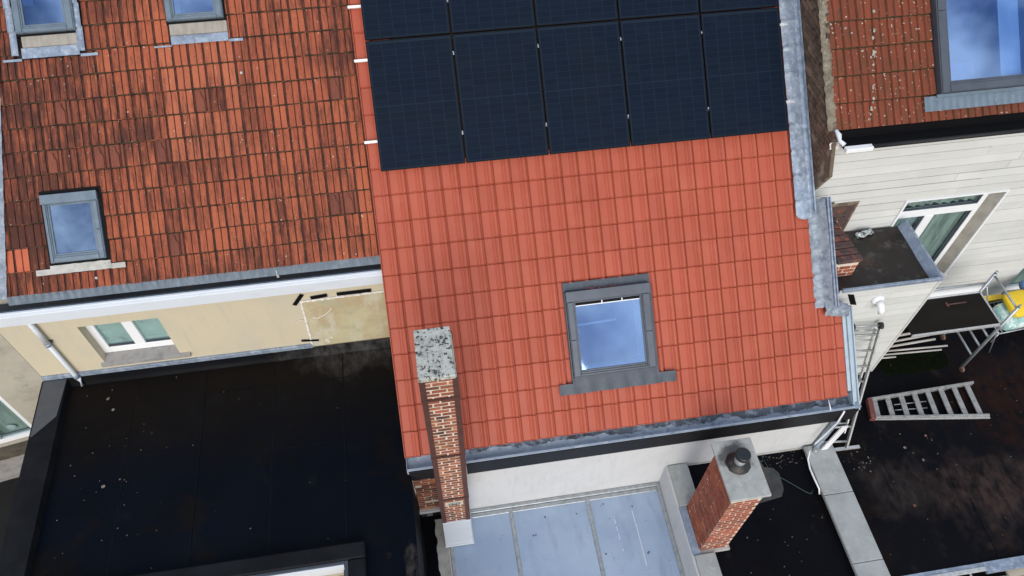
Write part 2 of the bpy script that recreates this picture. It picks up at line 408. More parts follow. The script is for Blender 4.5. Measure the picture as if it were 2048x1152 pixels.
# ------------------------------------------------------------------ mesh builder
class MB:
    def __init__(self):
        self.v, self.f, self.mi, self.sm = [], [], [], []

    def face(self, idx, mi=0, smooth=False):
        self.f.append(tuple(idx)); self.mi.append(mi); self.sm.append(smooth)

    def add(self, pts):
        b = len(self.v)
        self.v += [Vector(p) for p in pts]
        return b

    def quad(self, a, b, c, d, mi=0):
        i = self.add((a, b, c, d)); self.face((i, i + 1, i + 2, i + 3), mi); return self

    def poly(self, pts, mi=0):
        i = self.add(pts); self.face(range(i, i + len(pts)), mi); return self

    def obox(self, o, a, b, c, mi=0):
        o, a, b, c = Vector(o), Vector(a), Vector(b), Vector(c)
        i = self.add((o, o + a, o + a + b, o + b, o + c, o + a + c, o + a + b + c, o + b + c))
        for q in ((0, 3, 2, 1), (4, 5, 6, 7), (0, 1, 5, 4), (1, 2, 6, 5), (2, 3, 7, 6), (3, 0, 4, 7)):
            self.face([i + k for k in q], mi)
        return self

    def box(self, x0, x1, y0, y1, z0, z1, mi=0):
        return self.obox((x0, y0, z0), (x1 - x0, 0, 0), (0, y1 - y0, 0), (0, 0, z1 - z0), mi)

    def rbox(self, x0, x1, s0, s1, h0, h1, mi=0):
        o = RP(x0, s0, h0)
        return self.obox(o, (x1 - x0, 0, 0), RP(0, s1 - s0, 0), RP(0, 0, h1 - h0), mi)

    def prism(self, pts, vec, mi=0):
        n = len(pts); vec = Vector(vec)
        i = self.add(pts); j = self.add([Vector(p) + vec for p in pts])
        self.face([i + k for k in range(n)][::-1], mi); self.face([j + k for k in range(n)], mi)
        for k in range(n):
            l = (k + 1) % n
            self.face((i + k, i + l, j + l, j + k), mi)
        return self

    def tube(self, pts, r, n=8, mi=0):
        pts = [Vector(p) for p in pts]
        rings = []
        for k, p in enumerate(pts):
            d = (pts[min(k + 1, len(pts) - 1)] - pts[max(k - 1, 0)]).normalized()
            up = Vector((0, 0, 1)) if abs(d.z) < .95 else Vector((0, 1, 0))
            a = d.cross(up).normalized(); b = d.cross(a).normalized()
            rr = r[k] if isinstance(r, (list, tuple)) else r
            rings.append(self.add([p + (a * cos(2 * pi * t / n) + b * sin(2 * pi * t / n)) * rr for t in range(n)]))
        for k in range(len(rings) - 1):
            for t in range(n):
                u = (t + 1) % n
                self.face((rings[k] + t, rings[k] + u, rings[k + 1] + u, rings[k + 1] + t), mi, True)
        self.face([rings[0] + t for t in range(n)][::-1], mi)
        self.face([rings[-1] + t for t in range(n)], mi)
        return self

    def grid(self, fn, nu, nv, mi=0, smooth=True):
        b = self.add([fn(i / nu, j / nv) for j in range(nv + 1) for i in range(nu + 1)])
        for j in range(nv):
            for i in range(nu):
                k = b + j * (nu + 1) + i
                self.face((k, k + 1, k + nu + 2, k + nu + 1), mi, smooth)
        return self

    def mesh(self, name, mats, c=Vector((0, 0, 0)), bevel=0):
        me = bpy.data.meshes.new(name)
        me.from_pydata([v - c for v in self.v], [], self.f)
        for m in mats:
            me.materials.append(m)
        me.polygons.foreach_set('material_index', self.mi)
        me.polygons.foreach_set('use_smooth', self.sm)
        bm = bmesh.new(); bm.from_mesh(me)
        bmesh.ops.recalc_face_normals(bm, faces=bm.faces)
        if bevel:
            bmesh.ops.bevel(bm, geom=[e for e in bm.edges if len(e.link_faces) == 2 and e.calc_face_angle(0) > .5],
                            offset=bevel, segments=1, affect='EDGES', clamp_overlap=True)
        bm.to_mesh(me); bm.free()
        me.update()
        return me


WLOC = {}


def put(name, mesh, mat4, parent=None):
    o = bpy.data.objects.new(name, mesh)
    COL.objects.link(o)
    if parent is not None:
        o.parent = parent
        o.matrix_basis = Matrix.Translation(-WLOC[parent.name]) @ mat4
    else:
        o.matrix_basis = mat4
    WLOC[o.name] = mat4.to_translation()
    return o


def part(name, mb, mat, parent=None, bevel=0, label=None, kind=None):
    mats = [MAT[m] if isinstance(m, str) else m for m in (mat if isinstance(mat, (list, tuple)) else [mat])]
    lo = [min(v[i] for v in mb.v) for i in range(3)]
    hi = [max(v[i] for v in mb.v) for i in range(3)]
    c = Vector([(a + b) / 2 for a, b in zip(lo, hi)])
    o = put(name, mb.mesh(name, mats, c, bevel), Matrix.Translation(c), parent)
    if label: o['label'] = label
    if kind: o['kind'] = kind
    return o


def thing(name, label, cat, loc, group=None):
    o = put(name, None, Matrix.Translation(Vector(loc)))
    o.empty_display_size = .2
    o['label'] = label; o['category'] = cat
    if group: o['group'] = group
    return o


def solo(name, mb, mat, label, cat, group=None, bevel=0):
    o = part(name, mb, mat, None, bevel)
    o['label'] = label; o['category'] = cat
    if group: o['group'] = group
    return o


def stuff(name, mb, mat, label, cat):
    o = part(name, mb, mat)
    o['label'] = label; o['category'] = cat; o['kind'] = 'stuff'
    return o


# ------------------------------------------------------------------ tiles
def tile_geo(prof, L, tilt, thick, smooth_cols=(), groove_cols=(), bead=0, slot=0, sw=.012, sd=.020, slot_mi=1, ch=.004):
    """profile across (x,z); y up the slope. slots: 0 body 1 front edge 2 groove"""
    mb = MB()
    n = len(prof)
    sl = tilt / L
    rows = [[(x, 0, z + tilt - thick) for x, z in prof], [(x, 0.0, z + tilt - ch) for x, z in prof],
            [(x, ch + .002, z + tilt + bead) for x, z in prof]]
    if bead: rows.append([(x, .017, z + tilt) for x, z in prof])
    body = len(rows) - 1
    if slot:
        rows.append([(x, slot - sw - .003, z + tilt - sl * slot) for x, z in prof])
        rows.append([(x, slot - sw, min(z, .0) + tilt - sl * slot - sd) for x, z in prof])
        rows.append([(x, L, min(z, .0) - sd) for x, z in prof])
    else:
        rows.append([(x, L, z) for x, z in prof])
    idx = [mb.add(r) for r in rows]
    for r in range(len(rows) - 1):
        for k in range(n - 1):
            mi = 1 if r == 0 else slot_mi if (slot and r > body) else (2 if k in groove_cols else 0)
            mb.face((idx[r] + k, idx[r] + k + 1, idx[r + 1] + k + 1, idx[r + 1] + k), mi, r == body and k in smooth_cols)
    # side flaps
    for k, rev in ((0, False), (n - 1, True)):
        x, z = prof[k]
        b = mb.add([(x, 0, z + tilt - thick), (x, L, z - thick)])
        q = [b, idx[2] + k, idx[-1] + k, b + 1]
        mb.face(q, 0)
    return mb


NP = [(0, -.016), (.004, -.006), (.014, .001), (.030, .003), (.112, .003), (.118, .010), (.125, .010), (.131, .006), (.138, .012), (.145, .012), (.152, .012), (.166, .026),
      (.180, .036), (.196, .040), (.208, .037), (.217, .024), (.221, -.020), (.2375, -.020)]
new_mb = tile_geo(NP, .40, .015, .014, bead=.006, slot=.3635, sw=.005, sd=.009, slot_mi=0, ch=.008)
OP = [(0, -.003), (.004, -.001), (.04, .003), (.076, 0), (.080, -.018), (.087, -.018), (.091, -.001), (.128, .003), (.163, 0), (.169, -.017), (.188, -.020), (.1955, -.020)]
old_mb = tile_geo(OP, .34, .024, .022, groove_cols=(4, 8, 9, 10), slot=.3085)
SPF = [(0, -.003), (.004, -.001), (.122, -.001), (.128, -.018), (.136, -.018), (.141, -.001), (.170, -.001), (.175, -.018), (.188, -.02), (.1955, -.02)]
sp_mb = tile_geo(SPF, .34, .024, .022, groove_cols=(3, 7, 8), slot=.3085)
# raised pointed plate on the special tiles
pl = [(.008, .004), (.112, .004), (.112, .16), (.080, .205), (.074, .26), (.044, .26), (.038, .205), (.008, .16)]
sp_mb.prism([(x, y, .018 - y * .06) for x, y in pl], (0, 0, .024))
RPF = [(0, -.018), (.010, -.018), (.018, 0), (.05, .004), (.092, 0), (.100, -.014), (.112, -.014), (.120, 0), (.155, .004), (.200, 0), (.208, -.018), (.2155, -.018)]
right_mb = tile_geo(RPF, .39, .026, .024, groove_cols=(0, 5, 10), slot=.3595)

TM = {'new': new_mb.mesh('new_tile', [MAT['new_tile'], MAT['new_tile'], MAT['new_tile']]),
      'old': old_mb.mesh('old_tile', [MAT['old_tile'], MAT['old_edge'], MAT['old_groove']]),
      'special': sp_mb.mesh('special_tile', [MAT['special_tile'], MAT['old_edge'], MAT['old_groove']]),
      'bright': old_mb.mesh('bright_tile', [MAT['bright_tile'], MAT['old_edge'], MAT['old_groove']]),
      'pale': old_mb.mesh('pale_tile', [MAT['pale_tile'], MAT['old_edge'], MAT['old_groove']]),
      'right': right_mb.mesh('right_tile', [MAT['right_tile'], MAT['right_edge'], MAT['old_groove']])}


def clip_mesh(src, keep):
    """keep: list of (x0,x1,y0,y1) local windows; returns a joined clipped mesh or None"""
    res = bmesh.new()
    out = bpy.data.meshes.new(src.name + '_cut')
    tmp = bpy.data.meshes.new('t')
    any_ = False
    for (x0, x1, y0, y1) in keep:
        if x1 - x0 < .012 or y1 - y0 < .012: continue
        b = bmesh.new(); b.from_mesh(src)
        for co, no in (((x0, 0, 0), (-1, 0, 0)), ((x1, 0, 0), (1, 0, 0)), ((0, y0, 0), (0, -1, 0)), ((0, y1, 0), (0, 1, 0))):
            bmesh.ops.bisect_plane(b, geom=b.verts[:] + b.edges[:] + b.faces[:], plane_co=co, plane_no=no, clear_outer=True)
        if len(b.faces):
            b.to_mesh(tmp); res.from_mesh(tmp); any_ = True
        b.free()
    bpy.data.meshes.remove(tmp)
    if not any_:
        res.free(); return None
    res.to_mesh(out); res.free()
    for m in src.materials: out.materials.append(m)
    return out


def lay_tiles(parent, kind, x_start, w, dirn, nx, s_rows, expo, L, h, holes=(), xlim=lambda s: (-99, 99), jit=1.0, special=(), pick=None):
    """dirn +1 lays to the right. holes: (x0,x1,s0,s1)"""
    cnt = 0
    for k, s in enumerate(s_rows):
        for j in range(nx):
            x0 = x_start + j * w if dirn > 0 else x_start - (j + 1) * w
            x1 = x0 + w
            lo, hi = xlim(s + expo / 2)
            if x1 < lo + .01 or x0 > hi - .01: continue
            win = [(max(0, lo - x0), min(w, hi - x0), 0, L)]
            cut = win[0][0] > 0 or win[0][1] < w
            vis = (s, s + expo)
            dead = False
            for (a, b, c, d) in holes:
                if x1 <= a or x0 >= b or s + L <= c or s >= d: continue
                cut = True
                nw = []
                la, lb, lc, ld = a - x0, b - x0, c - s, d - s
                for (p, q, r, t) in win:
                    if la > p: nw.append((p, min(q, la), r, t))
                    if lb < q: nw.append((max(p, lb), q, r, t))
                    pp, qq = max(p, la), min(q, lb)
                    if qq > pp:
                        if lc > r: nw.append((pp, qq, r, min(t, lc)))
                        if ld < t: nw.append((pp, qq, max(r, ld), t))
                win = nw
            kd = kind
            for (sx, ss) in special:
                if x0 <= sx < x1 and s <= ss < s + expo: kd = 'special'
            if pick:
                kd = pick(x0 + w / 2, s + expo / 2) or kd
            me = TM[kd]
            if cut:
                me = clip_mesh(me, win)
                if me is None: continue
                if all(r >= expo - .02 for (_, _, r, _) in win): continue
            rot = ROT @ Matrix.Rotation(random.uniform(-1, 1) * .006 * jit, 4, 'Z') @ Matrix.Rotation(random.uniform(-1, 1) * .010 * jit, 4, 'Y')
            loc = RP(x0 + random.uniform(-1, 1) * .0015 * jit, s + random.uniform(-1, 1) * .003 * jit, h + random.uniform(0, .004) * jit)
            put('tile', me, Matrix.Translation(loc) @ rot, parent)
            cnt += 1
    return cnt


def deck(mb, x0, x1, s0, s1, h, holes=()):
    xs = sorted({x0, x1, *[q for H in holes for q in H[:2] if x0 < q < x1]})
    ss = sorted({s0, s1, *[q for H in holes for q in H[2:] if s0 < q < s1]})
    for a, b in zip(xs, xs[1:]):
        for c, d in zip(ss, ss[1:]):
            if any(H[0] <= (a + b) / 2 <= H[1] and H[2] <= (c + d) / 2 <= H[3] for H in holes): continue
            mb.quad(RP(a, c, h), RP(b, c, h), RP(b, d, h), RP(a, d, h))
    return mb


# ------------------------------------------------------------------ bricks
BRICKS = {}


def brick_mesh(matname, var):
    k = (matname, var)
    if k not in BRICKS:
        rnd = random.Random(var * 7 + 3)
        mb = MB().box(-.5, .5, -.5, .5, -.5, .5)
        for v in mb.v:
            v.x += rnd.uniform(-.018, .012); v.y += rnd.uniform(-.02, .02); v.z += rnd.uniform(-.06, .05)
        BRICKS[k] = mb.mesh('brick', [MAT[matname]])
    return BRICKS[k]


def brick_wall(parent, o, U, N, width, height, mat, bl=.21, bh=.064, jt=.012, dep=.05, proud=.006, keep=None, joined=False, rnd_out=.003, skip=0):
    """courses along unit U going up Z from point o, outward normal N"""
    U, N, o = Vector(U), Vector(N), Vector(o)
    Z = Vector((0, 0, 1))
    rot = Matrix((U, N, Z)).transposed().to_4x4()
    mb = MB() if joined else None
    c = 0
    k = 0
    while (k + 1) * (bh + jt) <= height + .01:
        z = k * (bh + jt) + bh / 2
        x = -(bl + jt) / 2 if k % 2 else 0
        x += random.uniform(-.01, .01)
        while x < width - .02:
            a, b = max(x, 0.002), min(x + bl, width - .002)
            x += bl + jt
            if b - a < .04: continue
            ctr = o + U * ((a + b) / 2) + Z * z
            if keep and not keep(ctr): continue
            if random.random() < skip: continue
            pos = ctr + N * (proud - dep / 2 + random.uniform(-rnd_out, rnd_out))
            if joined:
                mb.obox(pos - U * (b - a) / 2 - N * dep / 2 - Z * bh / 2, U * (b - a), N * dep, Z * bh)
            else:
                put('brick', brick_mesh(mat, random.randrange(5)), Matrix.Translation(pos) @ rot @ Matrix.Diagonal((b - a, dep, bh, 1)), parent)
            c += 1
        k += 1
    if joined and mb.v:
        part('brick', mb, mat, parent, kind='stuff')
    return c


# ------------------------------------------------------------------ roof window
def roof_window(parent, name, fr, gl, h, glass, frame_mat, lining, hood=.0, depth=.35, label=None, floor='interior_dark', sash_gap=True):
    """fr, gl: outer frame and glass rectangles (x0,x1,s0,s1); h: (base, top)"""
    h0, h1 = h
    X0, X1, S0, S1 = fr
    a, b, c, d = gl
    mb = MB()
    mb.rbox(X0, a, S0, S1, h0, h1)
    mb.rbox(b, X1, S0, S1, h0, h1)
    mb.rbox(a, b, S0, c, h0, h1 - .004)
    mb.rbox(a, b, d, S1, h0, h1 - .004)
    root = part(name, mb, frame_mat, parent, bevel=.006, label=label)
    t = MB()
    # cover strips with seams on the sides, hood at the top
    for (p, q) in ((X0 + .012, a - .016), (b + .016, X1 - .012)):
        mid = S0 + (S1 - S0) * .44
        t.rbox(p, q, S0 + .01, mid - .003, h1 + .001, h1 + .014)
        t.rbox(p, q, mid + .003, d - .004, h1 + .001, h1 + .018)
    t.rbox(X0 - .006, X1 + .006, d + .004, S1 + .012, h1 + .001, h1 + .03)
    t.rbox(a - .008, b + .008, S0 + .008, c - .03, h1, h1 + .012)
    part('cover_strip', t, frame_mat, root, bevel=.004)
    s = MB()
    w = .022
    hs = h1 - .014
    s.rbox(a, a + w, c, d, hs - .03, hs); s.rbox(b - w, b, c, d, hs - .03, hs)
    s.rbox(a + w, b - w, c, c + w, hs - .03, hs - .001); s.rbox(a + w, b - w, d - w, d, hs - .03, hs - .001)
    part('sash', s, frame_mat, root, bevel=.003)
    part('pane', MB().rbox(a + w, b - w, c + w, d - w, hs - .022, hs - .016), glass, root)
    hb = h0 - depth
    l = MB()
    l.quad(RP(a, c, h0), RP(a, d, h0), RP(a, d, hb), RP(a, c, hb)); l.quad(RP(b, c, h0), RP(b, d, h0), RP(b, d, hb), RP(b, c, hb))
    l.quad(RP(a, c, h0), RP(b, c, h0), RP(b, c, hb), RP(a, c, hb))
    l.quad(RP(a, d, h0), RP(b, d, h0), RP(b, d, hb), RP(a, d, hb), 1)
    l.quad(RP(a, c, hb), RP(b, c, hb), RP(b, d, hb), RP(a, d, hb), 2)
    part('lining', l, [lining, 'interior_dark', floor], root)
    return root


def wobble(p, amp, sc):
    return noise.noise(Vector(p) * sc) * amp


# ================================================================== SETTING: ground
g = MB().quad((-40, -40, -5.2), (40, -40, -5.2), (40, 40, -5.2), (-40, 40, -5.2))
go = part('ground', g, 'ground')
go['kind'] = 'structure'
cy = part('courtyard', MB().box(-9, -5.41, -6, 2.1, -2.9, -2.63), 'ground'); cy['kind'] = 'structure'

# ================================================================== NEW HOUSE (centre)
house = thing('row_house', 'house with the new bright terracotta tiled roof carrying the black solar panels', 'house', (3.2, 2, -5))
WH = (2.33, 3.53, .80, 2.0)      # skylight frame
HOLE = (2.31, 3.555, .70, 2.13)
CAV = (2.44, 3.40, .85, 1.88)
dk = deck(MB(), -.12, 6.05, .05, 6.6, -.165, [CAV])
deck(dk, 6.05, 6.43, .05, 1.33, -.165)
roof = part('roof', dk, 'deck', house)
rows = [-.03 + .3635 * k for k in range(18)]


def new_lim(s):
    if s > 2.72: return (-.2, 5.90)
    if s > 1.32: return (-.2, 6.05)
    return (-.2, 6.395)


lay_tiles(roof, 'new', -.144, .238, 1, 28, rows[:11], .3635, .40, -.125, [HOLE], new_lim, jit=.35)
# beside and just under the panels only the edge columns show
lay_tiles(roof, 'new', -.144, .238, 1, 2, rows[11:], .3635, .40, -.125, (), new_lim, jit=.35)
lay_tiles(roof, 'new', -.144 + 24 * .238, .238, 1, 2, rows[11:], .3635, .40, -.125, (), new_lim, jit=.35)
# verge flap down the left side
vf = MB()
for s in rows:
    vf.obox(RP(-.152, s, -.22), (.012, 0, 0), RP(0, .375, 0), RP(0, 0, .115 + .012))
part('verge_board', vf, 'new_edge', house, bevel=.003)

# walls of the new house
wl_ = MB()
wl_.box(.29, 6.45, 0, .12, -5.2, -.34)
part('rear_wall', wl_, 'stucco', house, label='white rendered rear wall')
sw = MB().box(6.43, 6.449, .125, 5, -5.2, -.4)
sw.prism([(6.43, .125, -.4), (6.43, 5, -.4), (6.43, 5, 3.9), (6.43, .125, -.22)], (.018, 0, 0))
part('side_wall', sw, 'board_white', house)
sb = MB().box(-.10, .285, .02, .12, -2.2, -.34)
stub = part('brick_pier', sb, 'mortar', house, label='worn brick pier under the gutter end')
brick_wall(stub, (-.10, .02, -2.0), (1, 0, 0), (0, -1, 0), .385, 1.55, 'brick_old', joined=False, skip=.04, jt=.016, rnd_out=.0015, proud=.002)
part('pier_flashing', MB().box(-.11, .29, -.025, .015, -2.10, -2.02), 'white_trim', house)
part('party_wall', MB().box(-.105, -.02, .125, 5, -5.2, -.4).prism([(-.105, .125, -.4), (-.105, 5, -.4), (-.105, 5, 3.8), (-.105, .125, -.25)], (.08, 0, 0)), 'cement', house)

# gutter in two lengths, cut round the chimney
GY, GZ = -.115, -.165


def gutter_len(x0, x1, cap0, cap1):
    mb = MB()
    t = .008
    mb.box(x0, x1, GY, GY + t, GZ - .13, GZ)                      # front
    mb.box(x0, x1, GY - .012, GY + .014, GZ + .001, GZ + .014)     # rolled lip
    mb.grid(lambda u, v: Vector((x0 + (x1 - x0) * u, GY + t + v * .20, GZ - .075 - .02 * sin(v * pi) + v * .03 + noise.noise(Vector((x0 + (x1 - x0) * u * 5, v * 3, 1))) * .006)), int((x1 - x0) * 12) + 2, 5)
    mb.box(x0, x1, GY + .21, GY + .216, GZ - .08, GZ + .04)
    if cap0: mb.box(x0 - .006, x0, GY, GY + .21, GZ - .13, GZ + .02)
    if cap1: mb.box(x1, x1 + .006, GY, GY + .21, GZ - .13, GZ + .02)
    return mb


gm = gutter_len(-.135, .235, True, True)
gutter = part('gutter', gm, 'gutter_zinc', house)
gm = gutter_len(.69, 6.47, True, False)
gutter2 = part('gutter', gm, 'gutter_zinc', house)
# dark wet deposits lying in the gutter
wet = MB()
base = None
x = .75
while x < 6.46:
    n1 = noise.noise(Vector((x * 2.1, 4, 1))) + .6 * noise.noise(Vector((x * 8, 1, 3))) + .35 * noise.noise(Vector((x * 23, 2, 5)))
    wd = max(.012, .062 + .055 * n1 + .012 * (x - 3))
    pts = []
    for t in (0, .5, 1):
        yy = GY + .205 - wd * t
        vv = (yy - GY - .008) / .20
        pts.append((x, yy, GZ - .068 - .02 * sin(vv * pi) + vv * .03))
    b = wet.add(pts)
    if base is not None:
        wet.face((base, b, b + 1, base + 1)); wet.face((base + 1, b + 1, b + 2, base + 2))
    base = b
    x += .018
part('gutter_grime', wet, 'gutter_stain', gutter2, kind='stuff')
part('fascia', MB().box(-.12, .24, -.128, -.118, -.5, -.20).box(.69, 6.55, -.128, -.118, -.54, -.20).box(-.12, .24, -.117, .0, -.30, -.296).box(.69, 6.46, -.117, -.002, -.30, -.296), 'black_fascia', house)
# verge gutter on the right
vg = MB()
vg.rbox(6.452, 6.47, -.17, 1.30, -.22, -.06); vg.rbox(6.47, 6.53, -.24, 1.30, -.20, -.09); vg.rbox(6.53, 6.548, -.245, 1.31, -.24, -.055)
part('verge_gutter', vg, 'verge_metal', house, bevel=.003)
part('verge_strip', MB().rbox(6.397, 6.448, .05, 1.30, -.2, -.09), 'verge_metal', house)
part('gutter_corner', MB().box(6.475, 6.56, -.125, .05, GZ - .15, GZ + .016).box(6.45, 6.47, -.10, -.08, GZ, GZ + .02), 'zinc', house, bevel=.004)
part('gutter_bracket', MB().tube([(6.08, -.11, GZ + .02), (6.09, .04, GZ + .06)], .009, 6), 'white_pvc', house)

# skylight of the new roof
sk = roof_window(house, 'skylight', WH, (2.435, 3.405, .865, 1.865), (-.12, -.025), G_WIN, 'frame_grey', 'interior_white', depth=.42, floor='interior_sky_blue',
                 label='grey framed roof window in the new roof')
fl = MB()
fl.rbox(2.305, 3.56, 2.0, 2.135, -.13, -.085)
fl.rbox(2.305, 2.328, .70, 2.0, -.13, -.06); fl.rbox(3.532, 3.565, .70, 2.0, -.13, -.055)
part('flashing', fl, 'flash_dark', sk, bevel=.003)
ap = MB()
ap.grid(lambda u, v: RP(2.11 + 1.70 * u, .555 + (.155 + (.10 if .125 < u < .845 else 0)) * v + .003 * sin(u * 23), -.062 + (.004 * sin(u * 1.70 / .238 * 2 * pi + 2.6)) * (1 - v) + .01 * v), 90, 5)
part('apron', ap, 'flash_dark', sk)
part('vent_gap_shade', MB().rbox(2.46, 3.38, 1.805, 1.842, -.054, -.050), 'black', sk)  # opaque black strip over the pane, painting the shade of the open gap
part('vent_flap', MB().rbox(2.46, 3.38, 1.792, 1.804, -.056, -.046), 'white_pvc', sk)
for x in (2.83, 3.12):
    part('vent_peg', MB().rbox(x, x + .016, 1.806, 1.840, -.049, -.044), 'white_pvc', sk)
part('curtain_rod', MB().tube([RP(2.46, 1.50, -.26), RP(3.06, 1.52, -.26)], .020, 6).tube([RP(2.52, 1.44, -.32), RP(2.525, 1.37, -.32)], .008, 6), 'white_pvc', sk)
pet = MB()
for k in range(26):
    c = RP(2.62 + random.random() * .45 + (.22 if k > 18 else 0), 2.015 + random.random() * .018, -.02)
    r = random.uniform(.006, .014)
    pet.poly([c + RP(cos(t) * r, sin(t) * r, random.uniform(0, .006)) for t in (0, 1.5, 3, 4.6)])
part('debris', pet, mk('red_debris', (.16, .012, .012), rough=.7), sk, kind='stuff')

# lead and zinc along the party wall
zf = MB()


def z_strip(u, v):
    s = 2.72 + v * 3.9
    x = 5.80 + .255 * u
    ed = 0
    if v < .015: ed = 1
    h = -.055 + .012 * sin(u * pi)
    ph = ((s + .03) / .3635) % 1
    h += .030 * math.exp(-((ph - .08) / .06) ** 2) * (1 - u * .6) * (.6 + .5 * noise.noise(Vector((s * 9, u * 4, 0))))
    h += noise.noise(Vector((u * 3, s * 5, 2))) * .007 + noise.noise(Vector((u * 9, s * 21, 5))) * .004
    if u > .86: h += (u - .86) * .35
    s2 = s - (.075 * sin(min(1, max(0, u)) * pi) ** .5 if v == 0 else 0) * 1
    return RP(x + .05 * (1 - s / 6) * 0, s2, h)


zf.grid(z_strip, 14, 190)
part('party_flashing', zf, 'zinc', house, label='pale zinc strip along the neighbouring gable')
part('flashing_edge', MB().rbox(6.045, 6.066, 2.74, 6.6, -.05, .028), 'zinc', house)
lf = MB()


def l_strip(u, v):
    s = 1.34 + v * 1.58
    x = 5.985 + (.19 + .04 * (1 - v)) * u
    ph = ((s + .03) / .3635) % 1
    h = -.075 + .16 * u ** 1.6 + .018 * math.exp(-((ph - .08) / .08) ** 2) + noise.noise(Vector((u * 5, s * 9, 7))) * .010 + .012 * sin(u * 9)
    return RP(x + (.02 * noise.noise(Vector((0, s * 14, 3))) if u == 0 else 0), s - (.03 * noise.noise(Vector((u * 9, 0, 3))) if v == 0 else 0), h)


lf.grid(l_strip, 12, 70)
part('lower_flashing', lf, 'lead', house, label='lead flashing stepped beside the white box')
lc = MB().rbox(6.19, 6.215, 1.36, 2.93, -.06, .12).rbox(6.219, 6.236, 1.36, 2.93, -.06, .15)
part('capping', lc, 'zinc', house, bevel=.003)
lb = MB().grid(lambda u, v: RP(6.10 + .36 * u, 1.22 + .20 * v - .06 * u + .02 * noise.noise(Vector((u * 8, v * 3, 9))), -.035 + .05 * sin(v * 3) + .03 * noise.noise(Vector((u * 7, v * 7, 1)))), 14, 8)
part('flashing_foot', lb, 'lead', house)

# ------------------------------------------------------------------ solar panels
PW, PH = 1.134, 1.712
cells = MB()
cw, ch = (PW - .05) / 6, (PH - .075) / 20
for i in range(6):
    for j in range(20):
        x = .025 + i * cw
        y = .025 + j * ch + (.008 if j >= 10 else 0)
        b = cells.add([(x + .005, y + .003, 0), (x + cw - .005, y + .003, 0), (x + cw - .005, y + ch - .003, 0), (x + .005, y + ch - .003, 0)])
        cells.face((b, b + 1, b + 2, b + 3))
cell_me = cells.mesh('solar_cells', [MAT['cell']])
back_me = MB().box(.012, PW - .012, .012, PH - .012, -.006, -.002).mesh('backsheet', [MAT['cell_gap']])
frm = MB().box(0, .014, 0, PH, -.035, .002).box(PW - .014, PW, 0, PH, -.035, .002).box(.014, PW - .014, 0, .014, -.035, .002).box(.014, PW - .014, PH - .014, PH, -.035, .002)
frm_me = frm.mesh('panel_frame', [MAT['panel_frame']])
clamp_me = MB().box(-.008, .008, -.014, .014, -.01, .003).tube([(0, 0, .003), (0, 0, .008)], .006, 8).mesh('clamp', [MAT['zinc']])
pos_name = ['leftmost', 'second from left', 'middle', 'second from right', 'rightmost']
for r in range(2):
    for c in range(5):
        t = thing('solar_panel', '%s black solar panel of the %s' % (pos_name[c], ['lower row above the bare tiles', 'upper row cut by the photo top'][r]),
                  'solar panel', RP(c * 1.154 + .01, 3.926 + r * 1.731, 0), 'solar panels on the new roof')
        mw = Matrix.Translation(RP(c * 1.154 + .01, 3.926 + r * 1.731, random.uniform(-.002, .002))) @ ROT @ Matrix.Rotation(random.uniform(-.0015, .0015), 4, 'Z')
        put('frame', frm_me, mw, t)
        bs = put('backsheet', back_me, mw, t)
        o = put('solar_cells', cell_me, mw, t); o['kind'] = 'stuff'
        if c < 4:
            for yy in (.42, 1.46):
                put('clamp', clamp_me, mw @ Matrix.Translation((PW + .010, yy, -.004)), t)
for i, (s, lab) in enumerate(((4.332, 'lowest of the three pale aluminium rails sticking out left of the panels'),
                              (5.41, 'middle of the three pale aluminium rails sticking out left of the panels'),
                              (6.113, 'topmost of the three pale aluminium rails sticking out left of the panels'))):
    t = thing('mounting_rail', lab, 'rail', RP(-.17, s, -.06), 'rails under the solar panels')
    part('rail_body', MB().rbox(-.165, 5.90, s - .018, s + .018, -.085, -.045), 'rail_alu', t, bevel=.002)
    part('rail_rib', MB().rbox(-.168, 5.903, s - .014, s - .008, -.044, -.038).rbox(-.168, 5.903, s + .008, s + .014, -.044, -.038), 'rail_alu', t)

# ================================================================== TALL CHIMNEY
ch = thing('brick_chimney', 'tall narrow brick chimney strapped with brown steel angles in front of the new roof', 'chimney', (.455, -.23, -2.3))
CX0, CX1, CY0, CY1, CZ0, CZ1 = .258, .652, -.50, .06, -1.30, 2.87
part('mortar_core', MB().box(CX0, CX1, CY0, CY1, CZ0, CZ1), 'mortar', ch)
brick_wall(ch, (CX0 + .03, CY0, CZ0 + .01), (1, 0, 0), (0, -1, 0), CX1 - CX0 - .06, CZ1 - CZ0, 'brick_old', bl=.155, bh=.056, jt=.020, rnd_out=.0012, proud=.002)
brick_wall(ch, (CX0, CY1 - .03, CZ0 + .01), (0, -1, 0), (-1, 0, 0), CY1 - CY0 - .06, CZ1 - CZ0, 'brick_old', bl=.19, bh=.060, jt=.014, joined=True)
brick_wall(ch, (CX1, CY0 + .03, CZ0 + .01), (0, 1, 0), (1, 0, 0), CY1 - CY0 - .06, CZ1 - CZ0, 'brick_old', bl=.19, bh=.060, jt=.014, joined=True)
brick_wall(ch, (CX1 - .03, CY1, CZ0 + .01), (-1, 0, 0), (0, 1, 0), CX1 - CX0 - .06, CZ1 - CZ0, 'brick_old', bl=.165, bh=.060, jt=.014, joined=True)
aw, at_ = .052, .012
for (x, sx) in ((CX0, 1), (CX1, -1)):
    for (y, sy) in ((CY0, 1), (CY1, -1)):
        a = MB()
        a.box(min(x - sx * at_, x + sx * aw), max(x - sx * at_, x + sx * aw), min(y - sy * at_, y), max(y - sy * at_, y), CZ0, CZ1)
        a.box(min(x - sx * at_, x), max(x - sx * at_, x), min(y + sy * .001, y + sy * aw), max(y + sy * .001, y + sy * aw), CZ0, CZ1)
        part('corner_angle', a, 'steel_brown', ch)
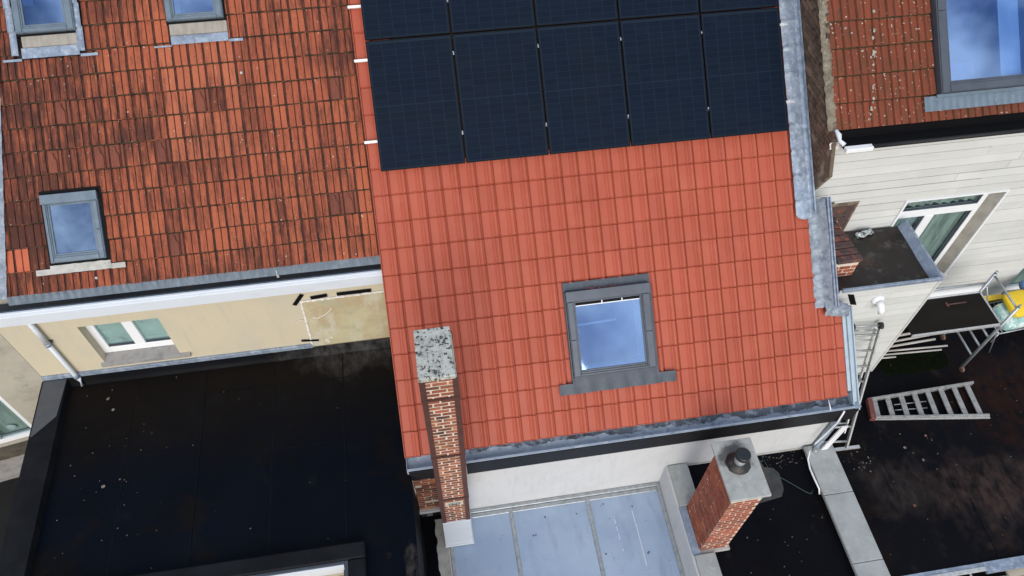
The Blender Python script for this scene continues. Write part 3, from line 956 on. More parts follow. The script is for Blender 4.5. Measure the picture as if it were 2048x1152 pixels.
for z in (2.45, .98, -.42):
    s = MB().box(CX0 - .016, CX1 + .016, CY0 - .017, CY0 - .0125, z - .022, z + .022).box(CX0 - .016, CX1 + .016, CY1 + .0125, CY1 + .017, z - .022, z + .022)
    s.box(CX0 - .018, CX0 - .0125, CY0 - .012, CY1 + .012, z - .022, z + .022).box(CX1 + .0125, CX1 + .018, CY0 - .012, CY1 + .012, z - .022, z + .022)
    part('strap', s, 'steel_brown', ch)
cp = MB().box(.246, .640, -.522, .105, 2.872, 2.945)
cap = part('cap', cp, 'lichen_concrete', ch, bevel=.010, label='mottled grey concrete cap with black lichen')
plm = MB().prism([(.242, CY1, CZ0), (.668, CY1, CZ0), (.668, -.520, CZ0), (.242, -.520, CZ0)], (0, 0, -.02))
plm.prism([(.246, -.518, CZ0 - .021), (.664, -.518, CZ0 - .021), (.672, -.530, -2.27), (.238, -.530, -2.27)], (0, .55, 0)).box(.232, .690, -.555, .0, -2.29, -2.245)
part('plinth', plm, 'white_trim', ch, bevel=.004, label='pale sheet metal sleeve at the foot')
# oval soot hatch
ho = MB()
ho.prism([(.455 + cos(t * pi / 10) * .085, -.512, -.60 + sin(t * pi / 10) * .055) for t in range(20)], (0, -.008, 0))
hatch = part('soot_hatch', ho, 'cement', ch, label='small oval hatch plate')
hr = MB()
for k in range(20):
    t0, t1 = k * pi / 10, (k + 1) * pi / 10
    P = lambda t, r: Vector((.455 + cos(t) * .085 * r, -.5215, -.60 + sin(t) * .055 * r))
    hr.quad(P(t0, .78), P(t1, .78), P(t1, .9), P(t0, .9))
hr.box(.425, .485, -.524, -.5205, -.607, -.593).box(.418, .432, -.5245, -.5203, -.618, -.582).box(.478, .492, -.5245, -.5203, -.618, -.582)
part('hatch_handle', hr, 'black', hatch)
pm = MB().box(.33, .58, -.5095, -.505, -.665, -.535)
part('hatch_mortar', pm, 'mortar', ch)

# ================================================================== SQUAT CHIMNEY
c2 = thing('brick_chimney', 'squat red brick chimney with a pale slab and black cowl on top', 'chimney', (4.21, -1.05, -1.65))
DX0, DX1, DY0, DY1, DZ0, DZ1 = 4.0, 4.425, -1.385, -.715, -1.64, .335
part('mortar_core', MB().box(DX0, DX1, DY0, DY1, DZ0, DZ1), 'mortar_red', c2)
part('mortar_face', MB().box(DX0 + .004, DX1 - .002, DY0 - .0025, DY0 - .0005, DZ0, DZ1), 'mortar', c2)
brick_wall(c2, (DX0, DY0 - .002, DZ0 + .01), (1, 0, 0), (0, -1, 0), DX1 - DX0, DZ1 - DZ0, 'brick_red', bl=.185, bh=.060, jt=.017, rnd_out=.0012, proud=.002)
brick_wall(c2, (DX0, DY1, DZ0 + .01), (0, -1, 0), (-1, 0, 0), DY1 - DY0, DZ1 - DZ0, 'brick_red', bl=.20, jt=.013, rnd_out=.0012, proud=.002)
brick_wall(c2, (DX1, DY0, DZ0 + .01), (0, 1, 0), (1, 0, 0), DY1 - DY0, DZ1 - DZ0, 'brick_red', bl=.20, joined=True)
brick_wall(c2, (DX1, DY1, DZ0 + .01), (-1, 0, 0), (0, 1, 0), DX1 - DX0, DZ1 - DZ0, 'brick_red', bl=.19, joined=True)
part('slab', MB().box(3.972, 4.525, -1.40, -.575, .338, .388), 'cap_metal', c2, bevel=.006)
part('base_flashing', MB().box(3.97, 4.47, -1.43, -.70, -1.70, -1.645), 'cement', c2, bevel=.004)
fx, fy = 4.235, -.915
br = MB()
br.grid(lambda u, v: Vector((fx + cos(u * 2 * pi) * (.165 - .085 * v + .03 * noise.noise(Vector((cos(u * 6.283) * 3, sin(u * 6.283) * 3, 1)))), fy + sin(u * 2 * pi) * (.165 - .085 * v), .386 + .085 * v ** .6)), 24, 4)
part('bitumen_collar', br, 'bitumen', c2)
part('flue_pipe', MB().tube([(fx, fy, .39), (fx, fy, .60)], .078, 20), 'galv', c2)
part('cowl', MB().tube([(fx, fy, .605), (fx, fy, .612), (fx, fy, .672), (fx, fy, .684)], [.086, .098, .098, .085], 24), 'cowl', c2, label='black round cowl')

# ================================================================== LEFT HOUSE (old tiles)
lh = thing('row_house', 'house with the stained old red tiled roof and cream rear wall', 'house', (-2.7, 3, -5))
W0 = (-4.40, -3.68, 3.175, 4.08)
W1 = (-4.36, -3.64, 6.12, 7.2)
W2 = (-2.50, -1.785, 6.14, 7.2)
LH_HOLES_T = [(-4.425, -3.66, 3.03, 4.12), (-4.47, -3.57, 5.82, 7.2), (-2.51, -1.765, 5.955, 7.2)]
cavs = [(-4.34, -3.78, 3.28, 3.95), (-4.27, -3.75, 6.2, 7.1), (-2.42, -1.87, 6.2, 7.1)]
ld = deck(MB(), -5.25, -.12, 2.82, 7.2, OLD - .07, cavs)
lroof = part('roof', ld, 'deck', lh)
orow = [2.805 + .3085 * k for k in range(14)]
specials = [(-4.05, 5.07), (-4.07, 4.452), (-3.476, 4.458), (-3.30, 4.442), (-2.73, 4.45), (-2.138, 5.104), (-.484, 5.087), (-2.72, 3.26), (-.649, 3.622), (-.441, 3.614)]
lay_tiles(lroof, 'old', -.150, .1955, -1, 26, orow, .3085, .34, OLD - .02, LH_HOLES_T, lambda s: (-5.06 + (s - 2.75) * .12, 9), jit=1.3, special=specials,
          pick=lambda x, s: 'bright' if (-4.99 < x < -4.72 and 3.1 < s < 3.42) else ('pale' if (-2.62 < x < -1.72 and 4.35 < s < 5.95 and not (-2.3 < x < -2.0 and 4.95 < s < 5.27)) else None))
# moss and mortar crumbs along the courses
ms = MB()
for s in orow[1:]:
    x = -5.0
    while x < -.18:
        x += random.uniform(.012, .045)
        if any(H[0] < x < H[1] and H[2] < s < H[3] for H in LH_HOLES_T): continue
        r = random.uniform(.006, .015)
        c = RP(x, s - random.uniform(.0, .010), OLD - .006)
        b = ms.add([c + RP(-r * 1.8, 0, 0), c + RP(0, -r, 0), c + RP(r * 1.8, 0, 0), c + RP(0, r, .004), c + RP(0, 0, r * .9)])
        for q in ((0, 1), (1, 2), (2, 3), (3, 0)): ms.face((b + q[0], b + q[1], b + 4))
for k, s in enumerate(orow[1:]):
    x = -5.0 + .12 * k * .3
    base = None
    while x < -.16:
        hole = any(H[0] - .02 < x < H[1] + .02 and H[2] < s < H[3] for H in LH_HOLES_T)
        wd = .004 + .010 * max(0, noise.noise(Vector((x * 6, s * 3, 1))) + .25) + random.uniform(0, .003)
        y = s + .006 * noise.noise(Vector((x * 9, s, 4)))
        if hole: base = None
        else:
            b = ms.add([RP(x, y - wd, OLD - .012), RP(x, y, OLD + .007), RP(x, y + wd * .5, OLD + .003)])
            if base is not None:
                ms.face((base, b, b + 1, base + 1)); ms.face((base + 1, b + 1, b + 2, base + 2))
            base = b
        x += random.uniform(.016, .03)
part('moss', ms, mk('course_moss', (.075, .045, .023), [((.03, .02, .013), 9, .42, .58), ((.18, .11, .06), 25, .6, .7), ((.22, .065, .035), 5, .52, .62)], rough=1), lh, kind='stuff')
for (x, s) in ((-3.876, 2.93), (-1.669, 5.423)):
    part('tile_knob', MB().tube([RP(x, s, OLD), RP(x, s, OLD + .018)], [.022, .014], 10), 'cement', lroof)
# lead along the left edge
for i in range(9):
    s0 = 2.78 + i * .43
    xl = -5.06 + (s0 - 2.75) * .12
    p = MB().grid(lambda u, v: RP(xl - .22 + .27 * u + .05 * v + .008 * noise.noise(Vector((u * 5, v * 4, i))), s0 + .47 * v, OLD + .012 + .035 * sin(u * pi) - .02 * v + .02 + .01 * noise.noise(Vector((u * 6, v * 6, i * 3)))), 8, 8)
    part('valley_lead', p, 'lead', lh)

v0 = roof_window(lh, 'skylight', (-4.395, -3.70, 3.18, 4.06), (-4.335, -3.785, 3.275, 3.945), (OLD - .02, OLD + .045), G_OLD, 'frame_blue', 'interior_white', depth=.3, floor='interior_sky_blue',
                 label='small old skylight low on the old tiled roof')
part('frame_gap', MB().rbox(-4.425, -4.40, 3.12, 4.12, OLD - .03, OLD + .012).rbox(-3.69, -3.655, 3.15, 4.12, OLD - .03, OLD + .012).rbox(-4.40, -3.69, 4.078, 4.125, OLD - .03, OLD + .014).rbox(-4.40, -3.69, 3.12, 3.172, OLD - .03, OLD + .012), 'black', v0)
cw_ = MB().grid(lambda u, v: RP(-4.42 + .76 * u, 3.035 + .115 * v + .006 * noise.noise(Vector((u * 9, v * 3, 2))), OLD + .022 + .012 * noise.noise(Vector((u * 8, v * 5, 4)))), 24, 5)
cw_.grid(lambda u, v: RP(-4.605 + .185 * u, 3.035 + .075 * v, OLD + .018 + .006 * noise.noise(Vector((u * 8, v * 5, 8)))), 8, 3)
cw_.grid(lambda u, v: RP(-3.66 + .18 * u, 3.03 + .07 * v, OLD + .018 + .006 * noise.noise(Vector((u * 8, v * 5, 9)))), 8, 3)
part('cement_apron', cw_, 'cement', v0)

for nm, fr, gl, fx0, fx1, lab in (('a', (-4.365, -3.64, 6.13, 7.2), (-4.265, -3.745, 6.21, 7.1), -4.33, -3.65, 'roof window at the top left corner'),
                                  ('b', (-2.505, -1.785, 6.14, 7.2), (-2.415, -1.875, 6.205, 7.1), -2.495, -1.765, 'roof window beside the new roof at the photo top')):
    wv = roof_window(lh, 'skylight', fr, gl, (OLD, OLD + .09), G_WIN, 'frame_blue', 'interior_white', depth=.3, floor='interior_sky_blue', label=lab)
    part('gap_shadow_board', MB().rbox(fr[0] - .02, fr[0] - .002, fr[2] - .03, 7.2, OLD - .03, OLD + .03).rbox(fr[1] + .002, fr[1] + .02, fr[2] - .03, 7.2, OLD - .03, OLD + .03).rbox(fr[0], fr[1], fr[2] - .028, fr[2] - .002, OLD - .03, OLD + .03), 'black', wv)
    s_b = 5.955 if nm == 'b' else 5.95
    part('sill_board', MB().rbox(fx0, fx1, s_b + .012, fr[2] - .03, OLD - .02, OLD + .04), 'wood_panel', wv, bevel=.004)
    lowx0, lowx1 = (-4.36, -3.65) if nm == 'a' else (-2.50, -1.77)
    lo_s = 5.825 if nm == 'a' else 5.85
    part('apron', MB().grid(lambda u, v: RP(lowx0 + (lowx1 - lowx0) * u, lo_s + (s_b + .01 - lo_s) * v, OLD + .026 - .01 * v + .006 * noise.noise(Vector((u * 12, v * 5, 3)))), 24, 4), 'zinc', wv)
    if nm == 'a':
        for sgn, xx in ((0, -4.47), (1, -3.655)):
            for q in range(4):
                part('side_lead', MB().grid(lambda u, v: RP(xx + .085 * u - .006 * q, 5.86 + q * .3 + .32 * v, OLD + .05 + .02 * sin(u * pi) - .018 * v), 5, 6), 'zinc', wv)
        part('apron_tail', MB().rbox(-3.645, -3.43, 5.80, 5.835, OLD + .01, OLD + .024), 'zinc', wv); part('apron_tail', MB().rbox(-4.60, -4.37, 5.80, 5.83, OLD + .01, OLD + .02), 'zinc', wv)
        part('dark_blind', MB().prism([RP(-4.24, 6.235, OLD + .03), RP(-4.01, 6.235, OLD + .03), RP(-4.05, 6.36, OLD + .03), RP(-4.11, 6.47, OLD + .03), RP(-4.24, 6.485, OLD + .03)], RP(0, 0, .01)), 'black', wv)
    else:
        part('apron_tail', MB().rbox(-1.765, -1.585, 5.835, 5.87, OLD + .01, OLD + .024), 'zinc', wv); part('apron_tail', MB().rbox(-2.72, -2.50, 5.83, 5.85, OLD + .01, OLD + .022), 'zinc', wv)

# eaves: zinc apron with wavy top, gutter trough, white cornice
za = MB().grid(lambda u, v: Vector((-5.03 + 4.90 * u, 2.285 - .075 * v + .010 * (1 - v) * sin(u * 4.9 / .0978 * 2 * pi), 1.672 - .115 * v + .008 * (1 - v) * sin(u * 4.9 / .0978 * 2 * pi))), 400, 5)
part('eaves_apron', za, 'zinc_dark', lh, label='dark zinc apron under the old tiles')
part('gutter_trough', MB().box(-5.6, -.13, 2.128, 2.30, 1.485, 1.50), 'gutter_mud', lh)
part('gutter_joint', MB().obox((-1.575, 2.20, 1.52), (.03, 0, 0), (0, .06, .09), (0, -.008, .01)), 'cement', lh)
gl_ = MB().box(-5.6, -.13, 2.10, 2.127, 1.44, 1.555)
part('gutter_lip', gl_, 'zinc_dark', lh)
cn = MB().box(-5.6, -.13, 2.062, 2.098, 1.40, 1.560).box(-5.6, -.13, 2.044, 2.061, 1.33, 1.535).box(-5.6, -.13, 2.0, 2.043, 1.50, 1.52)
cn = MB().prism([(-5.6, 2.098, 1.562), (-5.6, 2.075, 1.562), (-5.6, 2.070, 1.545), (-5.6, 2.052, 1.540), (-5.6, 2.048, 1.520), (-5.6, 2.040, 1.515), (-5.6, 2.040, 1.33), (-5.6, 2.098, 1.33)], (5.47, 0, 0))
part('cornice', cn, 'white_trim', lh, label='white painted cornice board')
# cream wall around the window opening
WX0, WX1, WZ0, WZ1 = -4.405, -3.33, .11, 1.0
cr = MB()
cr.box(-5.375, WX0, 2.15, 2.40, -5.2, 1.48).box(WX1, -.115, 2.15, 2.40, -5.2, 1.48).box(WX0, WX1, 2.15, 2.40, WZ1, 1.48).box(WX0, WX1, 2.15, 2.40, -5.2, .012)
part('cream_wall', cr, 'cream', lh, label='cream rendered rear wall')
win = part('window', MB().box(WX0, -4.295, 2.29, 2.35, WZ0, WZ1).box(-3.40, WX1, 2.29, 2.35, WZ0, WZ1).box(-4.295, -3.40, 2.29, 2.35, .11, .24).box(-4.295, -3.40, 2.29, 2.35, .90, WZ1).box(-3.92, -3.77, 2.285, 2.35, .24, .90), 'white_pvc', lh, bevel=.006, label='white two-leaf window in the cream wall')
for a, b in ((-4.295, -3.92), (-3.77, -3.40)):
    part('pane', MB().box(a, b, 2.315, 2.321, .24, .90), G_WALLWIN, win)
    part('blind', MB().box(a, b, 2.345, 2.35, .24, .90), mk('pale_blind', (.74, .82, .80), [((.20, .24, .25), 2.5, .52, .66, .9)], rough=.8), win)
    part('bead', MB().box(a, b, 2.300, 2.314, .241, .262).box(a, b, 2.302, 2.314, .27, .278), 'frame_grey', win)
sl = MB().prism([(WX0, 2.285, .115), (WX0, 2.12, .075), (WX0, 2.12, .02), (WX0, 2.285, .02)], (WX1 - WX0, 0, 0))
sl.prism([(-4.45, 2.149, .085), (-4.45, 2.10, .07), (-4.45, 2.10, .02), (-4.45, 2.149, .02)], (1.27, 0, 0))
part('sill', sl, 'stone_sill', win)
# drainpipe
dp = MB().tube([(-4.88, 2.09, 1.34), (-4.88, 2.09, .80)], .036, 14).tube([(-4.88, 2.09, .86), (-4.88, 2.09, -.10), (-4.87, 2.085, -.18), (-4.85, 2.04, -.30)], .033, 14)
pipe = part('drainpipe', dp, 'white_trim', lh, label='pale round drainpipe on the cream wall')
part('pipe_collar', MB().tube([(-4.88, 2.09, .74), (-4.88, 2.09, .80)], .044, 14).tube([(-4.88, 2.09, -.14), (-4.88, 2.09, -.06)], .042, 14), 'zinc', pipe)
part('pipe_bracket', MB().box(-4.90, -4.82, 2.10, 2.15, .77, .79), 'steel_brown', pipe)
part('base_strip', MB().obox((-5.37, 2.115, -.17), (3.95, 0, 0), (0, .034, 0), (0, 0, .085)), 'zinc', lh, bevel=.003)
# bare patch with ragged plaster edge and black tape
pa = MB().prism([(-1.36, 2.149, .985), (-.13, 2.149, 1.005), (-.11, 2.149, -.215), (-1.41, 2.149, -.215)], (0, -.006, 0))
patch = part('bare_patch', pa, 'patch', lh, label='bare stained patch in the cream wall beside the new roof')
rg = MB()


def ragged(p, q, n, w):
    p, q = Vector(p), Vector(q)
    d = (q - p) / n
    for k in range(n):
        c = p + d * k
        r1 = random.uniform(.3, 1.2) * w
        nx = Vector((d.z, 0, -d.x)).normalized()
        rg.prism([c - nx * r1 * .6, c + d * 1.02 - nx * r1 * random.uniform(.4, .8), c + d * 1.02 + nx * r1 * random.uniform(.3, .9), c + nx * r1 * random.uniform(.3, .9)], (0, -random.uniform(.006, .014), 0))


ragged((-1.375, 2.142, 1.0), (-.13, 2.142, 1.02), 30, .032)
ragged((-1.365, 2.142, 1.0), (-1.425, 2.142, -.20), 26, .026)
ragged((-1.425, 2.142, -.21), (-.11, 2.142, -.205), 26, .018)
for k in range(7):
    c = Vector((-1.18 + random.uniform(-.10, .08), 2.142, -.05 + random.uniform(-.05, .06)))
    rg.prism([c + Vector((random.uniform(-.03, .03), 0, random.uniform(-.03, .03))) for _ in range(3)], (0, -.004, 0))
rg.tube([(-1.28, 2.138, .58), (-1.2, 2.136, .56), (-1.1, 2.13, .63), (-1.0, 2.12, .74), (-.97, 2.12, .80)], .007, 5)
rg.tube([(-1.56, 2.142, .50), (-1.47, 2.13, .56), (-1.42, 2.14, .56)], .006, 5)
part('plaster_edge', rg, 'plaster', patch, kind='stuff')
for (p, q, w) in (((-1.465, .945), (-1.315, 1.17), .030), ((-1.215, 1.065), (-.98, 1.09), .034), ((-.845, 1.085), (-.36, 1.085), .034), ((-1.555, .03), (-1.30, -.01), .022)):
    p, q = Vector((p[0], 2.133, p[1])), Vector((q[0], 2.133, q[1]))
    d = (q - p).normalized(); nx = Vector((d.z, 0, -d.x))
    m_ = MB().prism([p - nx * w, q - nx * w, q + nx * w, p + nx * w], (0, -.004, 0))
    part('black_tape', m_, 'black', patch)

# ================================================================== GREY RENDERED HOUSE far left
gh = thing('rendered_house', 'grey rendered house at the left edge beyond the black parapet', 'house', (-6.5, 2.0, -5))
ca, sa_ = cos(radians(10)), sin(radians(10))


def GP(t, d, z):
    return Vector((-5.38 + t * ca + d * sa_, 2.15 + t * sa_ - d * ca, z))


def gbox(t0, t1, d0, d1, z0, z1):
    o = GP(t0, d0, z0)
    return (o, GP(t1, d0, z0) - o, GP(t0, d1, z0) - o, Vector((0, 0, z1 - z0)))


gw = MB()
gw.obox(*gbox(-3.2, -1.95, -.2, 0, -5.2, 1.6)); gw.obox(*gbox(-.66, 0, -.2, 0, -5.2, 1.6)); gw.obox(*gbox(-1.95, -.66, -.2, 0, -.30, 1.6)); gw.obox(*gbox(-1.95, -.66, -.2, 0, -5.2, -1.60))
part('render_wall', gw, 'grey_render', gh)
gwin = MB()
for a in ((-1.95, -.66, -.10, -.04, -1.60, -1.50), (-1.95, -.66, -.10, -.04, -.38, -.30), (-.74, -.66, -.10, -.04, -1.50, -.38), (-1.34, -1.22, -.10, -.04, -1.50, -.38), (-1.95, -1.87, -.10, -.04, -1.50, -.38)):
    gwin.obox(*gbox(*a))
gwo = part('window', gwin, 'white_pvc', gh, bevel=.005)
part('pane', MB().obox(*gbox(-1.22, -.74, -.085, -.08, -1.50, -.38)).obox(*gbox(-1.87, -1.34, -.085, -.08, -1.50, -.38)), G_WALLWIN, gwo)
part('curtain', MB().obox(*gbox(-1.9, -.7, -.19, -.18, -1.55, -.35)), 'curtain', gwo)
part('ball', MB().grid(lambda u, v: GP(-1.02, -.15, -1.38) + Vector((cos(u * 2 * pi) * sin(v * pi), sin(u * 2 * pi) * sin(v * pi) * .3, cos(v * pi))) * .075, 14, 8), 'interior_white', gwo)
part('ledge', MB().obox(*gbox(-3.2, .0, .002, .10, -1.87, -1.64)), mk('brown_ledge', (.10, .085, .06), [((.06, .05, .04), 6, .45, .65)], rough=.85), gh)
part('plinth', MB().obox(*gbox(-3.2, .0, .002, .03, -2.62, -1.89)), 'stone_sill', gh)

# ================================================================== LEFT FLAT ROOF EXTENSION
fe = thing('extension', 'flat roofed extension covered in black membrane below the cream wall', 'extension', (-2.7, 0, -5))
part('walls', MB().box(-5.40, -5.06, -4, 2.148, -5.2, -.24).box(-5.058, -.11, -.97, 2.148, -5.2, ZL - .02).box(-.96, -.11, -4, -.972, -5.2, ZL - .02), 'parapet_mem', fe)
sx = [-5.058, -4.12, -3.10, -2.08, -1.06, -.095]
for i in range(5):
    a, b = sx[i], sx[i + 1] + .05
    if i == 4: b = -.095
    y0 = -4 if i == 4 else -1.0
    mb = MB().grid(lambda u, v: Vector((a + (b - a) * u, y0 + (2.12 - y0) * v, ZL + .004 * (i % 2) + .004 + noise.noise(Vector((a + u, v * 4, i))) * .0015)), 8, 24, smooth=True)
    part('membrane_sheet', mb, 'roof_left', fe)
# welded seams across the sheets
for (x0, x1, y) in ((-5.0, -4.2, .92), (-4.2, -3.15, 1.02 - .22), (-3.1, -2.05, 1.62), (-2.05, -.9, 1.60), (-5.0, -4.2, .02), (-1.9, -1.1, .55)):
    part('membrane_seam', MB().obox((x0, y, ZL + .009), (x1 - x0, .01, 0), (0, .007, 0), (0, 0, .003)), 'seam', fe)
for xs in sx[1:-1]:
    part('lap_seam', MB().obox((xs + .045, -.95, ZL + .009), (.009, 0, 0), (.01, 2.98, 0), (0, 0, .003)), 'seam', fe)
up = MB().grid(lambda u, v: Vector((-5.05 + 4.94 * u, 2.05 + .075 * v ** .5, ZL + .008 + .155 * v + .004 * noise.noise(Vector((u * 30, v * 3, 3))))), 60, 6)
part('upstand', up, 'upstand_left', fe)
pt = MB().grid(lambda u, v: Vector((-5.41 + .36 * u, -4 + 6.13 * v, -.205 + .012 * sin(u * pi) + .004 * noise.noise(Vector((u * 4, v * 20, 2))))), 8, 60)
pt.grid(lambda u, v: Vector((-5.05 + .02 * u, -4 + 6.13 * v, -.205 - .125 * u)), 2, 10)
pt.grid(lambda u, v: Vector((-5.41 - .006 * u, -4 + 6.13 * v, -.205 - .2 * u)), 2, 10)
par = part('parapet', pt, 'parapet_mem', fe, label='black membrane covered parapet kerb on the left')
wn_ = MB().grid(lambda u, v: Vector((-5.385 + (.30 + .03 * v) * u, 1.20 + .30 * (u ** 1.2) + (2.12 - 1.2 - .30 * u ** 1.2) * v, -.197 + .012 * sin(u * .9 * pi + .2))), 10, 12)
part('worn_patch', wn_, 'parapet_worn', par)
# light well with kerb
kb = MB()
kb.box(-4.9, -.765, -1.19, -.97, ZL - .2, -.215).box(-.985, -.765, -4, -1.192, ZL - .2, -.215)
lw = part('light_well_kerb', kb, 'parapet_mem', fe, bevel=.02)
part('well_flange', MB().box(-4.9, -1.04, -1.235, -1.195, ZL, -.235).box(-1.04, -.99, -4, -1.195, ZL, -.235), 'flash_dark', lw, bevel=.004)
part('well_trim', MB().box(-4.9, -1.045, -1.275, -1.24, -.45, -.245), 'white_pvc', lw)
part('well_wall', MB().box(-4.9, -1.045, -1.262, -1.24, -3.2, -.452), 'cream', lw)
ck = MB()
x, z = -1.06, -.60
while x > -2.3:
    nx, nz = x - random.uniform(.03, .07), z - random.uniform(-.012, .03)
    ck.prism([(x, -1.2635, z), (nx, -1.2635, nz), (nx, -1.2635, nz - .008), (x, -1.2635, z - .006)], (0, -.002, 0)); x, z = nx, nz
part('wall_crack', ck, 'black', lw)
# vent hole in the membrane
vr = MB()
for k in range(20):
    t0, t1 = k * pi / 10, (k + 1) * pi / 10
    vr.quad((-.467 + cos(t0) * .030, -1.175 + sin(t0) * .040, ZL + .016), (-.467 + cos(t1) * .030, -1.175 + sin(t1) * .040, ZL + .016), (-.467 + cos(t1) * .040, -1.175 + sin(t1) * .052, ZL + .012), (-.467 + cos(t0) * .040, -1.175 + sin(t0) * .052, ZL + .012))
vr.prism([(-.467 + cos(k * pi / 10) * .03, -1.175 + sin(k * pi / 10) * .04, ZL + .010) for k in range(20)], (0, 0, .002))
part('drain_outlet', vr, 'black', fe)
# narrow passage floor between extension and conservatory
pf = MB().box(-.095, .30, -4, .018, -2.5, -2.34)
ps = part('passage', pf, 'roof_mid'); ps['kind'] = 'structure'
solo('concrete_strip', MB().grid(lambda u, v: Vector((.10 + .19 * u + .04 * noise.noise(Vector((0, v * 9, 1))) * (1 - u), -1.3 + 1.24 * v, -2.332 + .004 * u)), 6, 20), 'cement', 'rough grey concrete strip at the foot of the tall chimney', 'concrete')
wp = thing('downpipe_elbow', 'short white downpipe with an elbow beside the brick pier', 'pipe', (-.14, 0, -1.2))
part('pipe', MB().tube([(-.135, -.02, -.55), (-.135, -.02, -1.15), (-.137, -.03, -1.35), (-.15, -.06, -1.5), (-.20, -.10, -1.58)], .032, 12), 'white_pvc', wp)
part('collar', MB().tube([(-.135, -.02, -1.1), (-.135, -.02, -1.18)], .040, 12), 'white_pvc', wp)

# ================================================================== CONSERVATORY
co = thing('conservatory', 'conservatory with a polycarbonate roof painted in reflected sky blue below the white wall', 'conservatory', (2.1, -1, -5))
ZCs = lambda y: ZC + .03 * y
for a, b in ((.36, 1.315), (1.375, 2.585), (2.645, 3.80)):
    part('roof_sheet', MB().obox((a, -2.6, ZC - .09), (b - a, 0, 0), (0, 2.52, .075), (0, 0, .02)), 'polycarb', co)
for x in (1.345, 2.615):
    part('glazing_bar', MB().obox((x - .032, -2.6, ZC - .085), (.064, 0, 0), (0, 2.53, .075), (0, 0, .035)), 'galv', co, bevel=.008)
fr_ = MB().obox((3.80, -2.6, ZC - .085), (.065, 0, 0), (0, 2.6, .078), (0, 0, .05)).obox((.30, -2.6, ZC - .085), (.06, 0, 0), (0, 2.05, .0615), (0, 0, .05)).box(.692, 3.865, -.068, -.004, ZC - .03, ZC + .05)
fr_.box(.692, 3.80, -.14, -.070, ZC - .04, ZC + .018)
part('frame', fr_, 'galv', co, bevel=.006)
part('side_walls', MB().box(.28, .299, -2.6, -.56, -5.2, ZC - .02), 'white_pvc', co)
spk = MB()
for _ in range(70):
    x, y = random.uniform(.4, 3.75), random.uniform(-1.9, -.15)
    z = ZC - .07 + (y + 2.6) * .02976 + .0035
    r = random.uniform(.004, .010) if random.random() < .85 else .018
    spk.poly([(x + cos(t) * r * random.uniform(.6, 1.1), y + sin(t) * r * random.uniform(.6, 1.1), z) for t in (0, 1.2, 2.5, 3.8, 5)])
part('roof_specks', spk, mk('dark_specks', (.06, .065, .07), rough=.8), co, kind='stuff')
scr = MB()
for (x, y0, y1) in ((2.98, -.50, -.58), (2.985, -.62, -.70), (2.99, -.74, -.84), (3.0, -.98, -1.02), (3.30, -.40, -.60), (3.31, -.62, -1.3)):
    z = ZC - .09 + .02 + (y1 + 2.6) * .02976 + .0035
    z0 = ZC - .09 + .02 + (y0 + 2.6) * .02976 + .0035
    scr.quad((x, y0, z0), (x + .012, y0, z0), (x + .016, y1, z), (x + .004, y1, z))
part('scratch_line', scr, 'polycarb_line', co)

# wall and coping between conservatory and middle flat roof
pw = thing('parapet_wall', 'white parapet wall with short pale coping beside the squat chimney', 'wall', (3.98, -1, -5))
part('wall_core', MB().box(3.868, 4.20, -2.6, -.003, -5.2, -1.66), 'stucco', pw)
for (y0, y1) in ((-.69, -.012), (-2.6, -1.45)):
    part('coping_stone', MB().box(3.90, 4.215, y0, y1, -1.655, -1.605), 'coping', pw, bevel=.006)
part('lead_strip', MB().box(3.885, 3.998, -1.44, -.70, -1.655, -1.625), 'blue_lead', pw)

# ================================================================== RIGHT FLAT ROOFS
fm = thing('extension', 'small flat roof between the squat chimney and the long pale coping', 'extension', (5.2, -1.2, -5))
part('slab_body', MB().box(4.205, 6.22, -3, -.003, -5.2, ZR - .02), 'parapet_mem', fm)
for i, (a, b) in enumerate(((4.216, 5.12), (5.08, 6.218))):
    part('membrane_sheet', MB().grid(lambda u, v: Vector((a + (b - a) * u, -3 + 2.994 * v, ZR + .004 + .004 * i)), 6, 12), 'roof_mid', fm)
part('wall_upstand', MB().obox((4.22, -.012, ZR + .009), (2.0, 0, 0), (0, .008, 0), (0, 0, .05)), 'cement', fm)
part('repair_patch', MB().poly([(4.95, -.10, ZR + .013), (5.45, -.09, ZR + .013), (5.47, -.22, ZR + .013), (5.62, -.26, ZR + .013), (5.68, -.36, ZR + .013), (5.66, -.62, ZR + .013), (5.58, -.74, ZR + .013), (5.1, -.80, ZR + .013)]), mk('faded_membrane', (.055, .055, .053), [((.03, .03, .031), 5, .42, .62)], rough=.7), fm)

pr_ = thing('parapet_wall', 'long parapet wall topped with wide pale concrete copings', 'wall', (6.43, -1.3, -5))
part('wall_core', MB().box(6.23, 6.63, -3.2, -.12, -5.2, -1.665), 'stucco', pr_)
for (y0, y1) in ((-.86, -.03), (-1.925, -.868), (-3.1, -1.933)):
    part('coping_stone', MB().box(6.185, 6.67, y0, y1, -1.66, -1.60), 'coping', pr_, bevel=.008)

